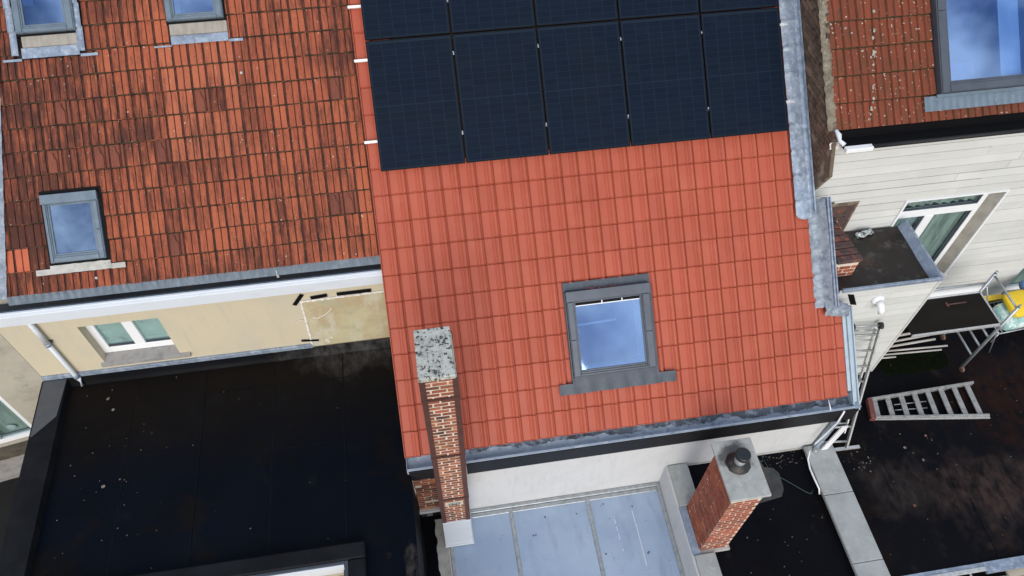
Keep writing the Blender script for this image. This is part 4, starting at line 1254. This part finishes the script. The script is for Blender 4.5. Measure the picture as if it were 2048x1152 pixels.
fr2 = thing('extension', 'wide dark flat roof on the right under the step ladder', 'extension', (9, 0, -5))
part('slab_body', MB().box(6.64, 14, -2.20, 2.6, -5.2, ZR - .02), 'parapet_mem', fr2)
ys = [-2.20, -1.22, -.30, .62, 1.55, 2.40]
for i in range(5):
    a, b = ys[i], ys[i + 1] + (.05 if i < 4 else 0)
    part('membrane_sheet', MB().grid(lambda u, v: Vector((6.675 + 7.3 * u, a + (b - a) * v, ZR + .004 + (.008 * (1 - v)) * (1 if i else 0) + .003 * (i % 2) + noise.noise(Vector((u * 9, v * 2 + i * 7, 3))) * .0035)), 60, 8), 'roof_right', fr2)
for (x, y0, y1) in ((7.40, -1.2, -.32), (8.5, -2.15, -1.2), (9.2, -.3, .6)):
    part('membrane_seam', MB().obox((x, y0, ZR + .008), (.015, 0, 0), (.03, y1 - y0, 0), (0, 0, .006)), 'seam', fr2)
part('edge_trim', MB().box(6.68, 8.2, -2.24, -2.18, ZR - .03, ZR + .02).box(8.2, 14, -2.34, -2.18, ZR - .03, ZR + .03), 'zinc', fr2)
stuff('moss_patch', MB().grid(lambda u, v: Vector((8.15 + 1.35 * u, 1.05 + .52 * v + .05 * noise.noise(Vector((u * 6, v * 3, 1))), ZR + .026 + .012 * noise.noise(Vector((u * 60, v * 30, 4))) - .02 * (abs(v - .5) * 2) ** 4 - .02 * (abs(u - .5) * 2) ** 4)), 60, 30), 'moss', 'dark green moss spread on the flat roof near the scaffold', 'moss')

# ================================================================== RIGHT HOUSE
rh = thing('row_house', 'white boarded house at right with the higher lichen spotted red roof', 'house', (8, 3, -5))
RW = (7.60, 9.6, 4.16, 6.6)
RH_HOLE = [(7.585, 10.2, 4.02, 6.8)]
part_roof = part('roof', deck(MB(), 6.12, 10.2, 3.74, 6.9, RGT - .10, [(7.72, 9.5, 4.28, 6.5)]), 'deck', rh)
rrow = [3.797 + .3595 * k for k in range(8)]
lay_tiles(part_roof, 'right', 6.09, .2155, 1, 19, rrow, .3595, .39, RGT - .045, RH_HOLE, jit=1.2)
mv = MB().grid(lambda u, v: RP(6.01 + .13 * u + .018 * noise.noise(Vector((u * 2, v * 40, 1))), 3.80 + 3.0 * v, RGT - .05 + .035 * sin(u * pi * .9) + .02 * noise.noise(Vector((u * 6, v * 60, 4)))), 8, 120)
part('verge_mortar', mv, 'mortar_verge', rh)
lt_ = MB()
for k in range(34):
    s = 3.9 + random.random() * 1.9
    x = 6.62 + (s - 3.9) * .10 + random.gauss(0, .022)
    r = random.uniform(.008, .024)
    c = RP(x, s, RGT - .008)
    b = lt_.add([c + RP(cos(t) * r * random.uniform(.6, 1.1), sin(t) * r * random.uniform(.8, 1.5), 0) for t in (0, 1, 2, 3, 4, 5)] + [c + RP(0, 0, .008)])
    for q in range(6): lt_.face((b + q, b + (q + 1) % 6, b + 6))
part('lichen', lt_, mk('lichen_pale', (.36, .35, .30), [((.18, .16, .10), 30, .5, .65)], rough=1), rh, kind='stuff')
# gable in brown brick
gb = MB().prism([RP(6.085, 2.95, -.35), RP(6.085, 7, -.35), RP(6.085, 7, RGT - .05), RP(6.085, 3.74, RGT - .05), RP(6.085, 3.20, .40)], (.05, 0, 0))
gable = part('gable_wall', gb, 'mortar_dark', rh, label='worn brown brick gable above the zinc strip')


def in_gable(p):
    s = p.y * CA + p.z * SA
    h = -p.y * SA + p.z * CA
    return -.10 < h < RGT - .06 and s < 6.3 and p.y > 2.40


brick_wall(gable, (6.085, 5.0, 1.80), (0, -1, 0), (-1, 0, 0), 2.6, 3.6, 'brick_dark', bl=.20, bh=.062, jt=.016, keep=in_gable, rnd_out=.012, proud=.012)
part('mortar_lump', MB().grid(lambda u, v: Vector((6.06 + .14 * u, 2.36 + .05 * sin(v * 3), 2.72 + .12 * v + .03 * noise.noise(Vector((u * 9, v * 9, 2))))), 6, 6), 'plaster', rh)
# gutter of the right house: black trough, lip, white end piece
part('gutter', MB().box(6.18, 10.5, 2.22, 2.43, 2.80, 2.83).box(6.18, 10.5, 2.43, 2.47, 2.80, 2.95).grid(lambda u, v: Vector((6.15 + 4.3 * u, 2.44 + .09 * v, 2.87 + .10 * v + .012 * noise.noise(Vector((u * 30, v * 3, 1))))), 60, 3), 'black', rh)
part('gutter_lip', MB().tube([(6.55, 2.215, 2.85), (10.5, 2.215, 2.85)], .030, 10), 'black_fascia', rh)
part('gutter_end', MB().box(6.17, 6.56, 2.17, 2.25, 2.80, 2.87), 'white_pvc', rh, bevel=.008)
part('white_cap', MB().tube([(6.06, 2.42, 3.02), (6.10, 2.36, 2.97), (6.10, 2.30, 2.93), (6.15, 2.24, 2.90)], [.02, .036, .025, .034], 8), 'white_trim', rh)
# boarded wall
BX0, BX1 = 6.17, 14.0
part('wall_core', MB().box(6.17, 7.80, 2.43, 2.62, -5.2, 2.80).box(9.49, 11.1, 2.43, 2.62, -5.2, 2.80).box(7.80, 9.49, 2.43, 2.62, 1.395, 2.80).box(7.80, 9.49, 2.43, 2.62, -5.2, -.72).box(11.1, 14, 2.43, 2.62, -.85, 2.8).box(11.1, 14, 2.43, 2.62, -5.2, -1.72), 'board_back', rh)
bw = part('boarded_wall', MB().box(6.15, 6.168, 2.385, 2.60, .9, 2.79), 'board_white', rh)
z = -1.74
while z < 2.78:
    z1 = min(z + .163, 2.795)
    segs = [(6.17, 14.0)]
    if z1 > -.70 and z < 1.385: segs = [(6.17, 7.835), (9.49, 14.0)]
    if z1 > -1.72 and z < -.85: segs = [(a, min(b, 11.13)) for a, b in segs]
    for a, b in segs:
        if z < .95 and a < 7: a = max(a, 6.3)
        cuts = [a]
        while b - cuts[-1] > 4.2:
            cuts.append(cuts[-1] + random.uniform(2.2, 3.4))
        cuts.append(b)
        if z > .95 and z < 1.42 and a < 7:      # boards broken away above the brick stub
            cuts[0] = 6.92 - (z - .95) * .75 + random.uniform(-.04, .04)
        for p, q in zip(cuts, cuts[1:]):
            gp = random.choice((.006, .009, .013, .016))
            mb = MB().prism([(p + .002, 2.428, z), (p + .002, 2.428, z1 - gp), (p + .002, 2.412, z1 - gp), (p + .002, 2.408, z)], (q - p - .004, 0, 0))
            for v in mb.v: v.y += random.uniform(-.0015, .0015); v.z += random.uniform(-.002, .002)
            part('board', mb, 'board_white', bw)
    z += .1655
# window in the boarded wall
tr = MB().box(7.80, 7.835, 2.385, 2.44, -.70, 1.40).box(9.485, 9.52, 2.385, 2.44, -.70, 1.40).box(7.835, 9.485, 2.385, 2.44, 1.372, 1.40)
part('window_trim', tr, 'white_pvc', rh)
wf = MB().box(7.84, 7.93, 2.50, 2.57, -.70, 1.37).box(9.24, 9.33, 2.50, 2.57, -.70, 1.37).box(7.93, 9.24, 2.50, 2.57, 1.30, 1.37).box(7.93, 9.24, 2.50, 2.57, -.70, -.60).box(7.93, 9.24, 2.498, 2.57, .86, 1.02).box(8.42, 8.58, 2.495, 2.57, -.60, .86)
wr = part('window', wf, 'white_pvc', rh, bevel=.006, label='white window with a top light and two leaves')
for a, b, c, d in ((7.93, 9.24, 1.02, 1.30), (7.93, 8.42, -.60, .86), (8.58, 9.24, -.60, .86)):
    part('pane', MB().box(a, b, 2.53, 2.536, c, d), G_WALLWIN, wr)
    part('gasket', MB().box(a, a + .02, 2.51, 2.529, c, d).box(b - .03, b, 2.505, 2.529, c, d).box(a + .02, b - .03, 2.505, 2.529, c, c + .03), 'frame_grey', wr)
    part('curtain', MB().grid(lambda u, v: Vector((a + (b - a) * u, 2.60 + .022 * sin(u * (b - a) * 42) + .01 * sin(u * 17), c + (d - c) * v)), 60, 2), 'curtain', wr)
jb = MB()
for k in range(9):
    z0 = -.69 + k * .23
    jb.box(9.335, 9.485, 2.44 - .04, 2.56, z0, z0 + .226)
jb2 = MB().obox((9.333, 2.57, -.70), (.155, -.17, 0), (.004, .01, 0), (0, 0, 2.07))
part('jamb_panel', jb2, 'jamb_brown', wr)
part('sill', MB().box(7.80, 9.52, 2.34, 2.50, -.76, -.705), 'white_pvc', wr)
w2 = MB().box(11.13, 11.22, 2.50, 2.57, -1.72, -.85).box(11.22, 13.2, 2.50, 2.57, -1.72, -1.62).box(11.22, 13.2, 2.50, 2.57, -.95, -.85)
w2o = part('window', w2, 'white_pvc', rh, label='lower window at the right edge above the yellow cushion')
part('pane', MB().box(11.22, 13.2, 2.53, 2.536, -1.62, -.95), G_WALLWIN, w2o)
part('curtain', MB().box(11.2, 13.2, 2.60, 2.61, -1.66, -.9), 'curtain', w2o)
# large skylight of the right house
rk = roof_window(rh, 'skylight', (7.60, 9.62, 4.145, 6.62), (7.735, 9.5, 4.28, 6.5), (RGT - .06, RGT + .07), G_WIN, 'frame_grey', 'interior_white', depth=.5, floor='interior_sky_blue', label='large skylight in the right roof')
part('apron', MB().grid(lambda u, v: RP(7.385 + 2.6 * u, 3.925 + .20 * v, RGT + .005 + .008 * sin(u * 2.6 / .108 * 2 * pi) * (1 - v * .7)), 150, 4), 'frame_blue', rk)
part('apron_cap', MB().rbox(7.56, 9.66, 4.10, 4.14, RGT, RGT + .03), 'frame_blue', rk)
part('curtain', MB().grid(lambda u, v: RP(8.63 + .30 * u + .02 * v, 4.31 + 2.15 * v, RGT - .12 + .01 * sin(u * 9)), 10, 2), 'interior_white', rk)
part('bedspread', MB().grid(lambda u, v: RP(8.12 + .42 * u, 4.32 + .30 * v, RGT - .50 + .04 * sin(u * pi) * sin(v * pi)), 10, 6), mk('pink_cloth', (.34, .20, .40), [((.20, .25, .45), 4, .45, .6)], rough=.9), rk)

# ================================================================== WHITE BOX ANNEX
bxn = thing('annex', 'white boarded box annex with a dark sunken roof and zinc rim', 'annex', (7.2, 1.8, -1.75))
AX0, AX1, AY0, AY1, AZ = 6.40, 8.01, 1.215, 2.38, .965
part('wall_core', MB().box(AX0, AX1 - .02, AY0 + .03, AY1, ZR, .80), 'board_back', bxn)
fw = part('boarded_front', MB().box(AX1 - .035, AX1, AY0 - .004, AY0 + .028, ZR, AZ - .03), 'board_white', bxn)
z = ZR + .01
while z < AZ - .05:
    z1 = min(z + .163, AZ - .03)
    cut = AX0 + random.uniform(.5, 1.1) if random.random() < .35 else None
    for p, q in ([(AX0, AX1 - .037)] if not cut else [(AX0, cut), (cut, AX1 - .037)]):
        part('board', MB().prism([(p + .001, AY0 + .028, z), (p + .001, AY0 + .028, z1 - .011), (p + .001, AY0 + .006, z1 - .011), (p + .001, AY0 + .001, z)], (q - p - .002, 0, 0)), 'board_white', fw)
    z += .1655
sdw = part('boarded_side', MB().box(AX1 - .019, AX1 - .001, AY0 + .03, AY1, ZR, AZ - .03), 'board_white', bxn)
part('roof_membrane', MB().grid(lambda u, v: Vector((AX0 + .05 + (AX1 - AX0 - .11) * u, AY0 + .05 + (AY1 - AY0 - .05) * v, .835 + .008 * noise.noise(Vector((u * 4, v * 4, 2))))), 20, 16), 'box_roof', bxn)
rim = MB().box(AX0 + .03, AX1 + .004, AY0 - .008, AY0 + .032, AZ - .07, AZ).box(AX1 - .036, AX1 + .006, AY0 + .034, AY1 + .02, AZ - .07, AZ)
part('inner_kerb', MB().prism([(AX1 - .037, AY0 + .034, AZ - .006), (AX1 - .037, AY0 + .034, .83), (AX1 - .115, AY0 + .034, .83)], (0, AY1 - AY0 - .05, 0)), 'blue_lead', bxn)
part('rim', rim, 'zinc', bxn, bevel=.005)
part('slot_opening', MB().obox((6.545, AY0 - .003, .845), (.11, 0, -.03), (0, .004, 0), (.155, 0, -.29)), 'black', bxn)
vt = MB().tube([(7.12, AY0 + .012, .60), (7.12, AY0 - .03, .60), (7.12, AY0 - .05, .60)], [.105, .095, .055], 16).tube([(7.12, AY0 - .045, .60), (7.13, AY0 - .10, .58), (7.14, AY0 - .15, .53), (7.145, AY0 - .17, .47)], [.052, .052, .050, .045], 12)
part('vent_outlet', vt, 'white_pvc', bxn, label='white round vent outlet on the front')
# broken brick stub of the old party wall
pier = part('brick_stub', MB().box(6.40, 6.76, 1.56, 2.42, .70, 1.16), 'mortar', bxn, label='broken brick stub with dark weathered tops')
brick_wall(pier, (6.40, 1.56, .77), (1, 0, 0), (0, -1, 0), .36, .38, 'brick_red', bl=.17, jt=.016, rnd_out=.001, proud=.002)
brick_wall(pier, (6.40, 2.42, .77), (0, -1, 0), (-1, 0, 0), .86, .38, 'brick_red', bl=.20, jt=.014, rnd_out=.001, proud=.002)
brick_wall(pier, (6.76, 1.56, .77), (0, 1, 0), (1, 0, 0), .86, .38, 'brick_red', bl=.20)
tops = MAT['brick_top'] = mk('brick_top', (.085, .05, .045), [((.30, .08, .04), 7, .52, .64, .9), ((.04, .032, .034), 11, .5, .65)], rough=.9, bump=.6, bscale=60)
for k in range(7):
    y0 = 1.525 + k * .128
    wv_ = .40 - .012 * k
    mb = MB().obox((6.385 + random.uniform(-.01, .01), y0, 1.175), (wv_, .012, -.01), (0, .112, .0), (0, 0, .07 - random.uniform(0, .012)))
    part('brick', mb, 'brick_top', pier, bevel=.008)
obf = part('old_masonry', MB().box(6.25, 7.0, 2.398, 2.404, .84, 1.52), 'mortar_dark', bxn)
brick_wall(obf, (6.25, 2.398, .85), (1, 0, 0), (0, -1, 0), .72, .66, 'brick_top', joined=False, dep=.02)
wrp = MB().grid(lambda u, v: Vector((7.14 + .30 * u + .02 * noise.noise(Vector((u * 5, v * 5, 1))), 2.20 + .10 * v + .06 * u + .03 * noise.noise(Vector((u * 4, 1, v))), .855 + .07 * abs(noise.noise(Vector((u * 5, v * 4, 3)))) + .05 * sin(u * pi) * sin(v * pi))), 18, 10, smooth=False)
solo('plastic_wrapper', wrp, 'plastic_sheet', 'crumpled clear plastic wrapper lying on the dark box roof', 'wrapper')

# ================================================================== DOWNPIPE AND CABLES AT THE CORNER
dpp = thing('downpipe', 'square grey zinc downpipe under the right end of the new gutter', 'pipe', (6.36, -.08, -1.6))
part('pipe_shaft', MB().obox((6.33, -.10, -1.60), (.075, 0, 0), (0, .075, 0), (.03, 0, 1.06)), 'zinc', dpp, bevel=.006)
part('pipe_head', MB().box(6.345, 6.46, -.105, -.02, -.53, -.32), 'zinc', dpp, bevel=.006)
part('shoe', MB().tube([(6.365, -.065, -1.57), (6.34, -.12, -1.585), (6.31, -.17, -1.58)], [.04, .038, .036], 10), 'galv', dpp)
solo('white_board', MB().obox((6.43, -.14, -1.585), (.11, .0, 0), (0, .02, 0), (.055, .0, .80)), 'white_pvc', 'narrow white board standing beside the square downpipe', 'board')
cb = MB().tube([(6.30, -.14, -.20), (6.29, -.17, -.5), (6.27, -.15, -.9), (6.23, -.14, -1.25), (6.20, -.16, -1.50), (6.155, -.26, -1.575), (6.13, -.42, -1.585), (6.14, -.58, -1.60), (6.165, -.74, -1.63), (6.17, -.80, -1.70)], .014, 8)
solo('white_conduit', cb, 'white_pvc', 'thin white conduit curving from the gutter to the coping', 'conduit')
gwm = MB().tube([(5.50, -.03, ZR + .02), (5.55, -.34, ZR + .02), (5.66, -.42, ZR + .018), (5.80, -.55, ZR + .02), (5.98, -.72, ZR + .018), (6.06, -.77, ZR + .02), (6.12, -.70, ZR + .02)], .0045, 6)
solo('green_wire', gwm, 'green_wire', 'thin green wire lying bent on the middle flat roof', 'wire')


# ================================================================== LADDERS
def ladder(name, label, cat, A, B, A2, B2, n, rw=.024, rh_=.065, mat='alu', rung_r=.015, flat=False, extra=None):
    A, B, A2, B2 = map(Vector, (A, B, A2, B2))
    t = thing(name, label, cat, (A + B) / 2)
    d = ((A2 - A) + (B2 - B)).normalized()
    w = (B - A).normalized()
    nr = d.cross(w).normalized()
    for p, q in ((A, A2), (B, B2)):
        part('rail', MB().obox(p - w * rw / 2 - nr * rh_ / 2, w * rw, nr * rh_, q - p), mat, t, bevel=.003)
    for k in range(n):
        f = (k + .5) / n
        p, q = A.lerp(A2, f), B.lerp(B2, f)
        if flat:
            dd = (q - p)
            part('step', MB().obox(p - d * .045 - nr * .012, dd, d * .09, nr * .024), mat, t, bevel=.002)
        else:
            part('rung', MB().tube([p, q], rung_r, 8), mat, t)
    return t, d, w, nr


lt, d_, w_, n_ = ladder('extension_ladder', 'aluminium ladder leaning on the white box beside the new roof edge', 'ladder', (6.50, -.07, ZR + .02), (6.93, -.115, ZR + .02), (6.90, 1.12, .02), (7.375, 1.10, -.01), 8, rw=.03, rung_r=.019, mat='alu_worn')
for s_, off in ((0, .07),):
    for A, B in ((Vector((6.54, .05, ZR + .25)), Vector((6.90, 1.12, .02))), (Vector((6.90, .01, ZR + .25)), Vector((7.345, 1.10, -.01)))):
        part('rail', MB().obox(A + n_ * off, w_ * .02, n_ * .05, (B - A) * .96), 'alu', lt)
    for k in range(6):
        f = (k + .6) / 6.5
        p = Vector((6.54, .05, ZR + .25)).lerp(Vector((6.90, 1.12, .02)), f); q = Vector((6.90, .01, ZR + .25)).lerp(Vector((7.345, 1.10, -.01)), f)
        part('rung', MB().tube([p + n_ * (off + .02), q + n_ * (off + .02)], .014, 8), 'alu', lt)
for p in ((6.90, 1.125, .03), (7.375, 1.105, .0)):
    part('wheel', MB().tube([Vector(p) - w_ * .028, Vector(p) + w_ * .028], .055, 14), 'rubber', lt)
part('hook_bar', MB().tube([(6.90, 1.13, .035), (7.375, 1.11, .005)], .013, 8).tube([(6.95, 1.10, -.05), (7.33, 1.08, -.08)], .013, 8), 'galv', lt)
part('stabiliser', MB().obox((6.42, -.13, ZR + .01), (.74, -.015, 0), (0, .05, 0), (0, 0, .03)), 'alu', lt)

st, d2, w2_, n2 = ladder('step_ladder', 'grey aluminium step ladder lying flat on the dark roof', 'ladder', (7.56, .33, ZR + .06), (7.64, .66, ZR + .06), (9.56, .07, ZR + .06), (9.62, .70, ZR + .06), 8, rw=.04, rh_=.09, flat=True, mat='alu_worn')
part('top_cap', MB().obox((7.53, .30, ZR + .02), (.10, .38, 0), (.085, -.02, 0), (0, 0, .10)), 'red_plastic', st, bevel=.006, label='dull red plastic top cap')
part('rear_rail', MB().obox((7.60, .30, ZR + .02), (1.98, -.27, 0), (0, .03, 0), (0, 0, .03)), 'alu', st)
part('brace', MB().tube([(8.05, .42, ZR + .03), (8.62, .38, ZR + .03)], .010, 6).tube([(8.08, .52, ZR + .03), (8.66, .50, ZR + .03)], .010, 6), 'galv', st)

# ================================================================== SCAFFOLD TOWER
sf = thing('scaffold_tower', 'galvanised scaffold tower with a dark platform beside the white box', 'scaffold', (9.1, 1.4, ZR))
FX, FY0, FY1, PZ = 9.58, 1.02, 1.70, -.33
for y in (FY0, FY1):
    part('post', MB().tube([(FX, y, ZR + .10), (FX, y, .16)], .026, 12), 'galv', sf)
    part('spigot', MB().tube([(FX, y, .16), (FX, y, .22)], .020, 10), 'galv', sf)
    part('brace_clip', MB().box(FX - .04, FX + .04, y - .04, y + .04, PZ - .09, PZ - .03), 'galv', sf)
    c = part('caster', MB().tube([(FX - .02, y - .03, ZR + .055), (FX + .02, y - .03, ZR + .055)], .05, 12).tube([(FX, y, ZR + .11), (FX, y - .02, ZR + .07)], .03, 8), 'caster', sf)
for z in (-1.30, -1.02, -.74, -.46, .12):
    part('rung', MB().tube([(FX, FY0, z), (FX, FY1, z)], .018, 8), 'galv', sf)
part('platform_board', MB().box(8.03, FX - .03, FY0 + .03, FY1 - .03, PZ - .02, PZ + .004), 'ply', sf, label='dark worn platform board')
part('platform_frame', MB().box(8.03, FX - .03, FY0 + .0, FY0 + .028, PZ - .05, PZ + .012).box(8.03, FX - .03, FY1 - .028, FY1, PZ - .05, PZ + .012).box(FX - .029, FX + .0, FY0 + .03, FY1 - .03, PZ - .05, PZ + .010), 'alu', sf, bevel=.003)
part('platform_hook', MB().tube([(8.9, 1.52, PZ + .012), (9.22, 1.52, PZ + .012)], .012, 8).box(8.86, 8.90, 1.48, 1.56, PZ + .006, PZ + .02), 'steel_brown', sf)
part('guard_rail', MB().tube([(8.05, FY1 + .03, -.14), (FX, FY1 + .03, -.14)], .022, 10), 'galv', sf)
part('toe_board', MB().box(8.03, FX - .03, FY1 + .005, FY1 + .03, PZ - .02, PZ + .12), 'white_pvc', sf)
part('diagonal_brace', MB().tube([(FX + .05, FY0 + .06, -.42), (10.25, 1.25, ZR + .05)], .012, 8).tube([(FX + .05, FY1, -.2), (10.1, 1.6, -1.1)], .012, 8), 'galv', sf)
for x in (8.03,):
    part('end_post', MB().tube([(8.06, FY1, ZR + .1), (8.06, FY1, .1)], .026, 10), 'galv', sf)
for i, (p, q, r) in enumerate((((8.30, 1.62, ZR + .05), (9.42, 1.66, ZR + .05), .022), ((8.3, 1.56, ZR + .04), (9.58, 1.50, ZR + .04), .018), ((8.25, 1.70, ZR + .05), (9.36, 1.76, ZR + .05), .022),
                               ((8.2, 1.50, ZR + .03), (9.44, 1.44, ZR + .03), .016), ((8.35, 1.80, ZR + .06), (9.40, 1.86, ZR + .06), .024), ((8.15, 1.44, ZR + .03), (8.55, 1.42, ZR + .03), .016))):
    o = solo('pole', MB().tube([p, q], r, 8), 'wood_pole', ['thick pale pole, third from the white wall in the heap under the scaffold', 'pale pole in the heap with its end reaching furthest right', 'thick pale pole, second from the white wall in the heap', 'thin pale pole lying nearest the moss in the heap', 'thickest pale pole of the heap, nearest the white wall', 'short pale stick at the left end of the pole heap'][i], 'pole', 'poles heaped under the scaffold')

# ================================================================== GARDEN TABLE WITH CUSHIONS
gt = thing('garden_rack', 'low slatted metal rack under the cushions at the right edge', 'rack', (10.9, 1.75, ZR))
lg = MB()
part('rack_frame', MB().tube([(10.42, 1.46, -1.45), (11.3, 1.52, -1.45), (11.3, 2.15, -1.45), (10.45, 2.1, -1.45), (10.42, 1.46, -1.45)], .014, 6), 'galv', gt)
for k in range(9):
    x = 10.5 + k * .09
    part('slat', MB().tube([(x, 1.465 + k * .006, -1.45), (x + .01, 2.1 + k * .004, -1.45)], .007, 6), 'galv', gt)
for (x, y) in ((10.43, 1.47), (11.29, 1.53), (10.46, 2.1), (11.29, 2.14)):
    part('leg', MB().tube([(x, y, ZR + .01), (x, y, -1.44)], .016, 8), 'galv', gt)


def cushion(c, ax, ay, th, rnd=.35):
    c, ax, ay = Vector(c), Vector(ax), Vector(ay)
    n = ax.cross(ay).normalized()
    mb = MB()
    N = 20

    def P(u, v):
        t = u * 2 * pi
        e = 5.0
        cx = math.copysign(abs(cos(t)) ** (2 / e), cos(t)); sy = math.copysign(abs(sin(t)) ** (2 / e), sin(t))
        a = (v - .5) * pi
        r = .82 + .18 * cos(a) ** .5 if abs(cos(a)) > 1e-6 else 0
        k = [0, .9, 1, 1, .9, 0][min(5, int(round(v * 5)))]
        zz = [-.5, -.5, -.3, .3, .5, .5][min(5, int(round(v * 5)))]
        return c + ax * cx * k + ay * sy * k + n * zz * th
    mb.grid(P, 32, 5)
    return mb


solo('cushion', cushion((10.78, 1.72, -1.30), (.34, .03, 0), (-.02, .24, .04), .22), 'floral', 'turquoise floral cushion under the yellow cushion', 'cushion', 'cushions on the rack')
solo('cushion', cushion((10.80, 1.80, -1.07), (.24, .02, .0), (-.03, .23, .06), .12), 'yellow', 'bright yellow cushion on top of the floral one', 'cushion', 'cushions on the rack')
solo('cushion', cushion((11.22, 2.02, -1.05), (.22, .02, 0), (-.02, .22, .05), .14), 'blue_fabric', 'blue cushion at the right photo edge behind the yellow one', 'cushion', 'cushions on the rack')
solo('yellow_plank', MB().box(10.32, 10.80, 2.08, 2.18, -1.33, -1.29), 'yellow', 'narrow yellow board beyond the scaffold below the white wall', 'board')

# ================================================================== BOTTOM RIGHT CORNER
tz = -2.0
tf = part('terrace', MB().box(6.7, 14, -5, -2.345, tz - .2, tz), 'roof_mid'); tf['kind'] = 'structure'
for k in range(9):
    o = part('slab', MB().box(7.3 + k * .31, 7.6 + k * .31, -2.75, -2.36, tz + .002, tz + .04), 'pale_slab', tf, bevel=.006)
lx = thing('roof_ladder', 'pale ladder lying below the roof edge at the bottom right', 'ladder', (7.5, -2.3, tz + .3))
part('rail', MB().obox((6.9, -2.30, ZR - .02), (1.30, 0, 0), (0, .06, 0), (0, 0, .05)), 'alu', lx, bevel=.004)
part('rail', MB().obox((6.9, -2.75, ZR - .02), (1.30, 0, 0), (0, .06, 0), (0, 0, .05)), 'alu', lx, bevel=.004)
for k in range(4):
    part('rung', MB().tube([(7.1 + k * .28, -2.70, ZR), (7.1 + k * .28, -2.29, ZR)], .018, 8), 'alu', lx)
for k in range(2):
    solo('plank', MB().obox((8.55 + .02 * k, -2.44 - .13 * k, tz + .15 + .01 * k), (2.2, .05, 0), (0, .11, 0), (0, 0, .04)), 'wood_plank', ['pale wooden plank nearest the roof edge at bottom right', 'pale wooden plank outer of the two at bottom right'][k], 'plank', 'planks at the bottom right')
solo('white_post', MB().obox((8.92, -2.9, tz + .21), (.10, 0, 0), (-.04, .52, 0), (0, 0, .05)), 'white_pvc', 'white batten lying across the planks at bottom right', 'batten')

# ================================================================== LEAVES AND CRUMBS
lv = MB()


def leaf(c, r):
    a = random.random() * 6.28
    pts = []
    k = random.choice((4, 5, 6, 10))
    for i in range(k):
        t = a + i * 2 * pi / k
        q = r * (random.uniform(.7, 1.1) if k < 10 else (1 if i % 2 else .4))
        pts.append(Vector(c) + Vector((cos(t) * q, sin(t) * q, random.uniform(0, r * .35))))
    lv.poly(pts)


random.seed(21)
for _ in range(34):
    leaf((-4.95 + abs(random.gauss(0, 1.1)), random.uniform(-.6, 2.0), ZL + .018), random.uniform(.005, .013))
for _ in range(16):
    leaf((random.uniform(-4.8, -.2), random.uniform(-.9, 2.0), ZL + .018), random.uniform(.005, .010))
for _ in range(60):
    leaf((random.uniform(6.75, 10.5), random.uniform(-2.1, 1.3), ZR + .022), random.uniform(.006, .014))
for p in ((-4.35, 1.55, ZL), (-4.45, 1.75, ZL), (-4.3, .35, ZL), (7.9, -.25, ZR), (8.1, -.5, ZR), (8.35, -.1, ZR), (9.1, .68, ZR), (7.6, -1.2, ZR)):
    leaf((p[0], p[1], p[2] + .02), .03)
lm = M('dry_leaf')
r_ = lm.island()
lm.set('Base Color', lm.mix(lm.ramp(r_, .2, .75), (.12, .035, .015), (.20, .18, .16)))
lm.set('Roughness', .8)
stuff('fallen_leaves', lv, lm.m, 'small dry leaves and crumbs scattered over the dark flat roofs', 'leaves')
lv = MB()
for _ in range(26):
    leaf((random.uniform(4.4, 6.15), random.uniform(-2, -.05), ZR + .016), random.uniform(.005, .016))
for _ in range(40):
    leaf((random.uniform(5.3, 6.15), random.uniform(-.25, -.03), ZR + .016), random.uniform(.006, .016))
for _ in range(34):
    leaf((random.gauss(7.05, .15), random.gauss(-.35, .12), ZR + .022), random.uniform(.006, .018))
stuff('gravel_crumbs', lv, mk('gravel', (.13, .11, .095), rough=.9, ivar=.6), 'pale mortar crumbs lying on the right flat roofs', 'crumbs')
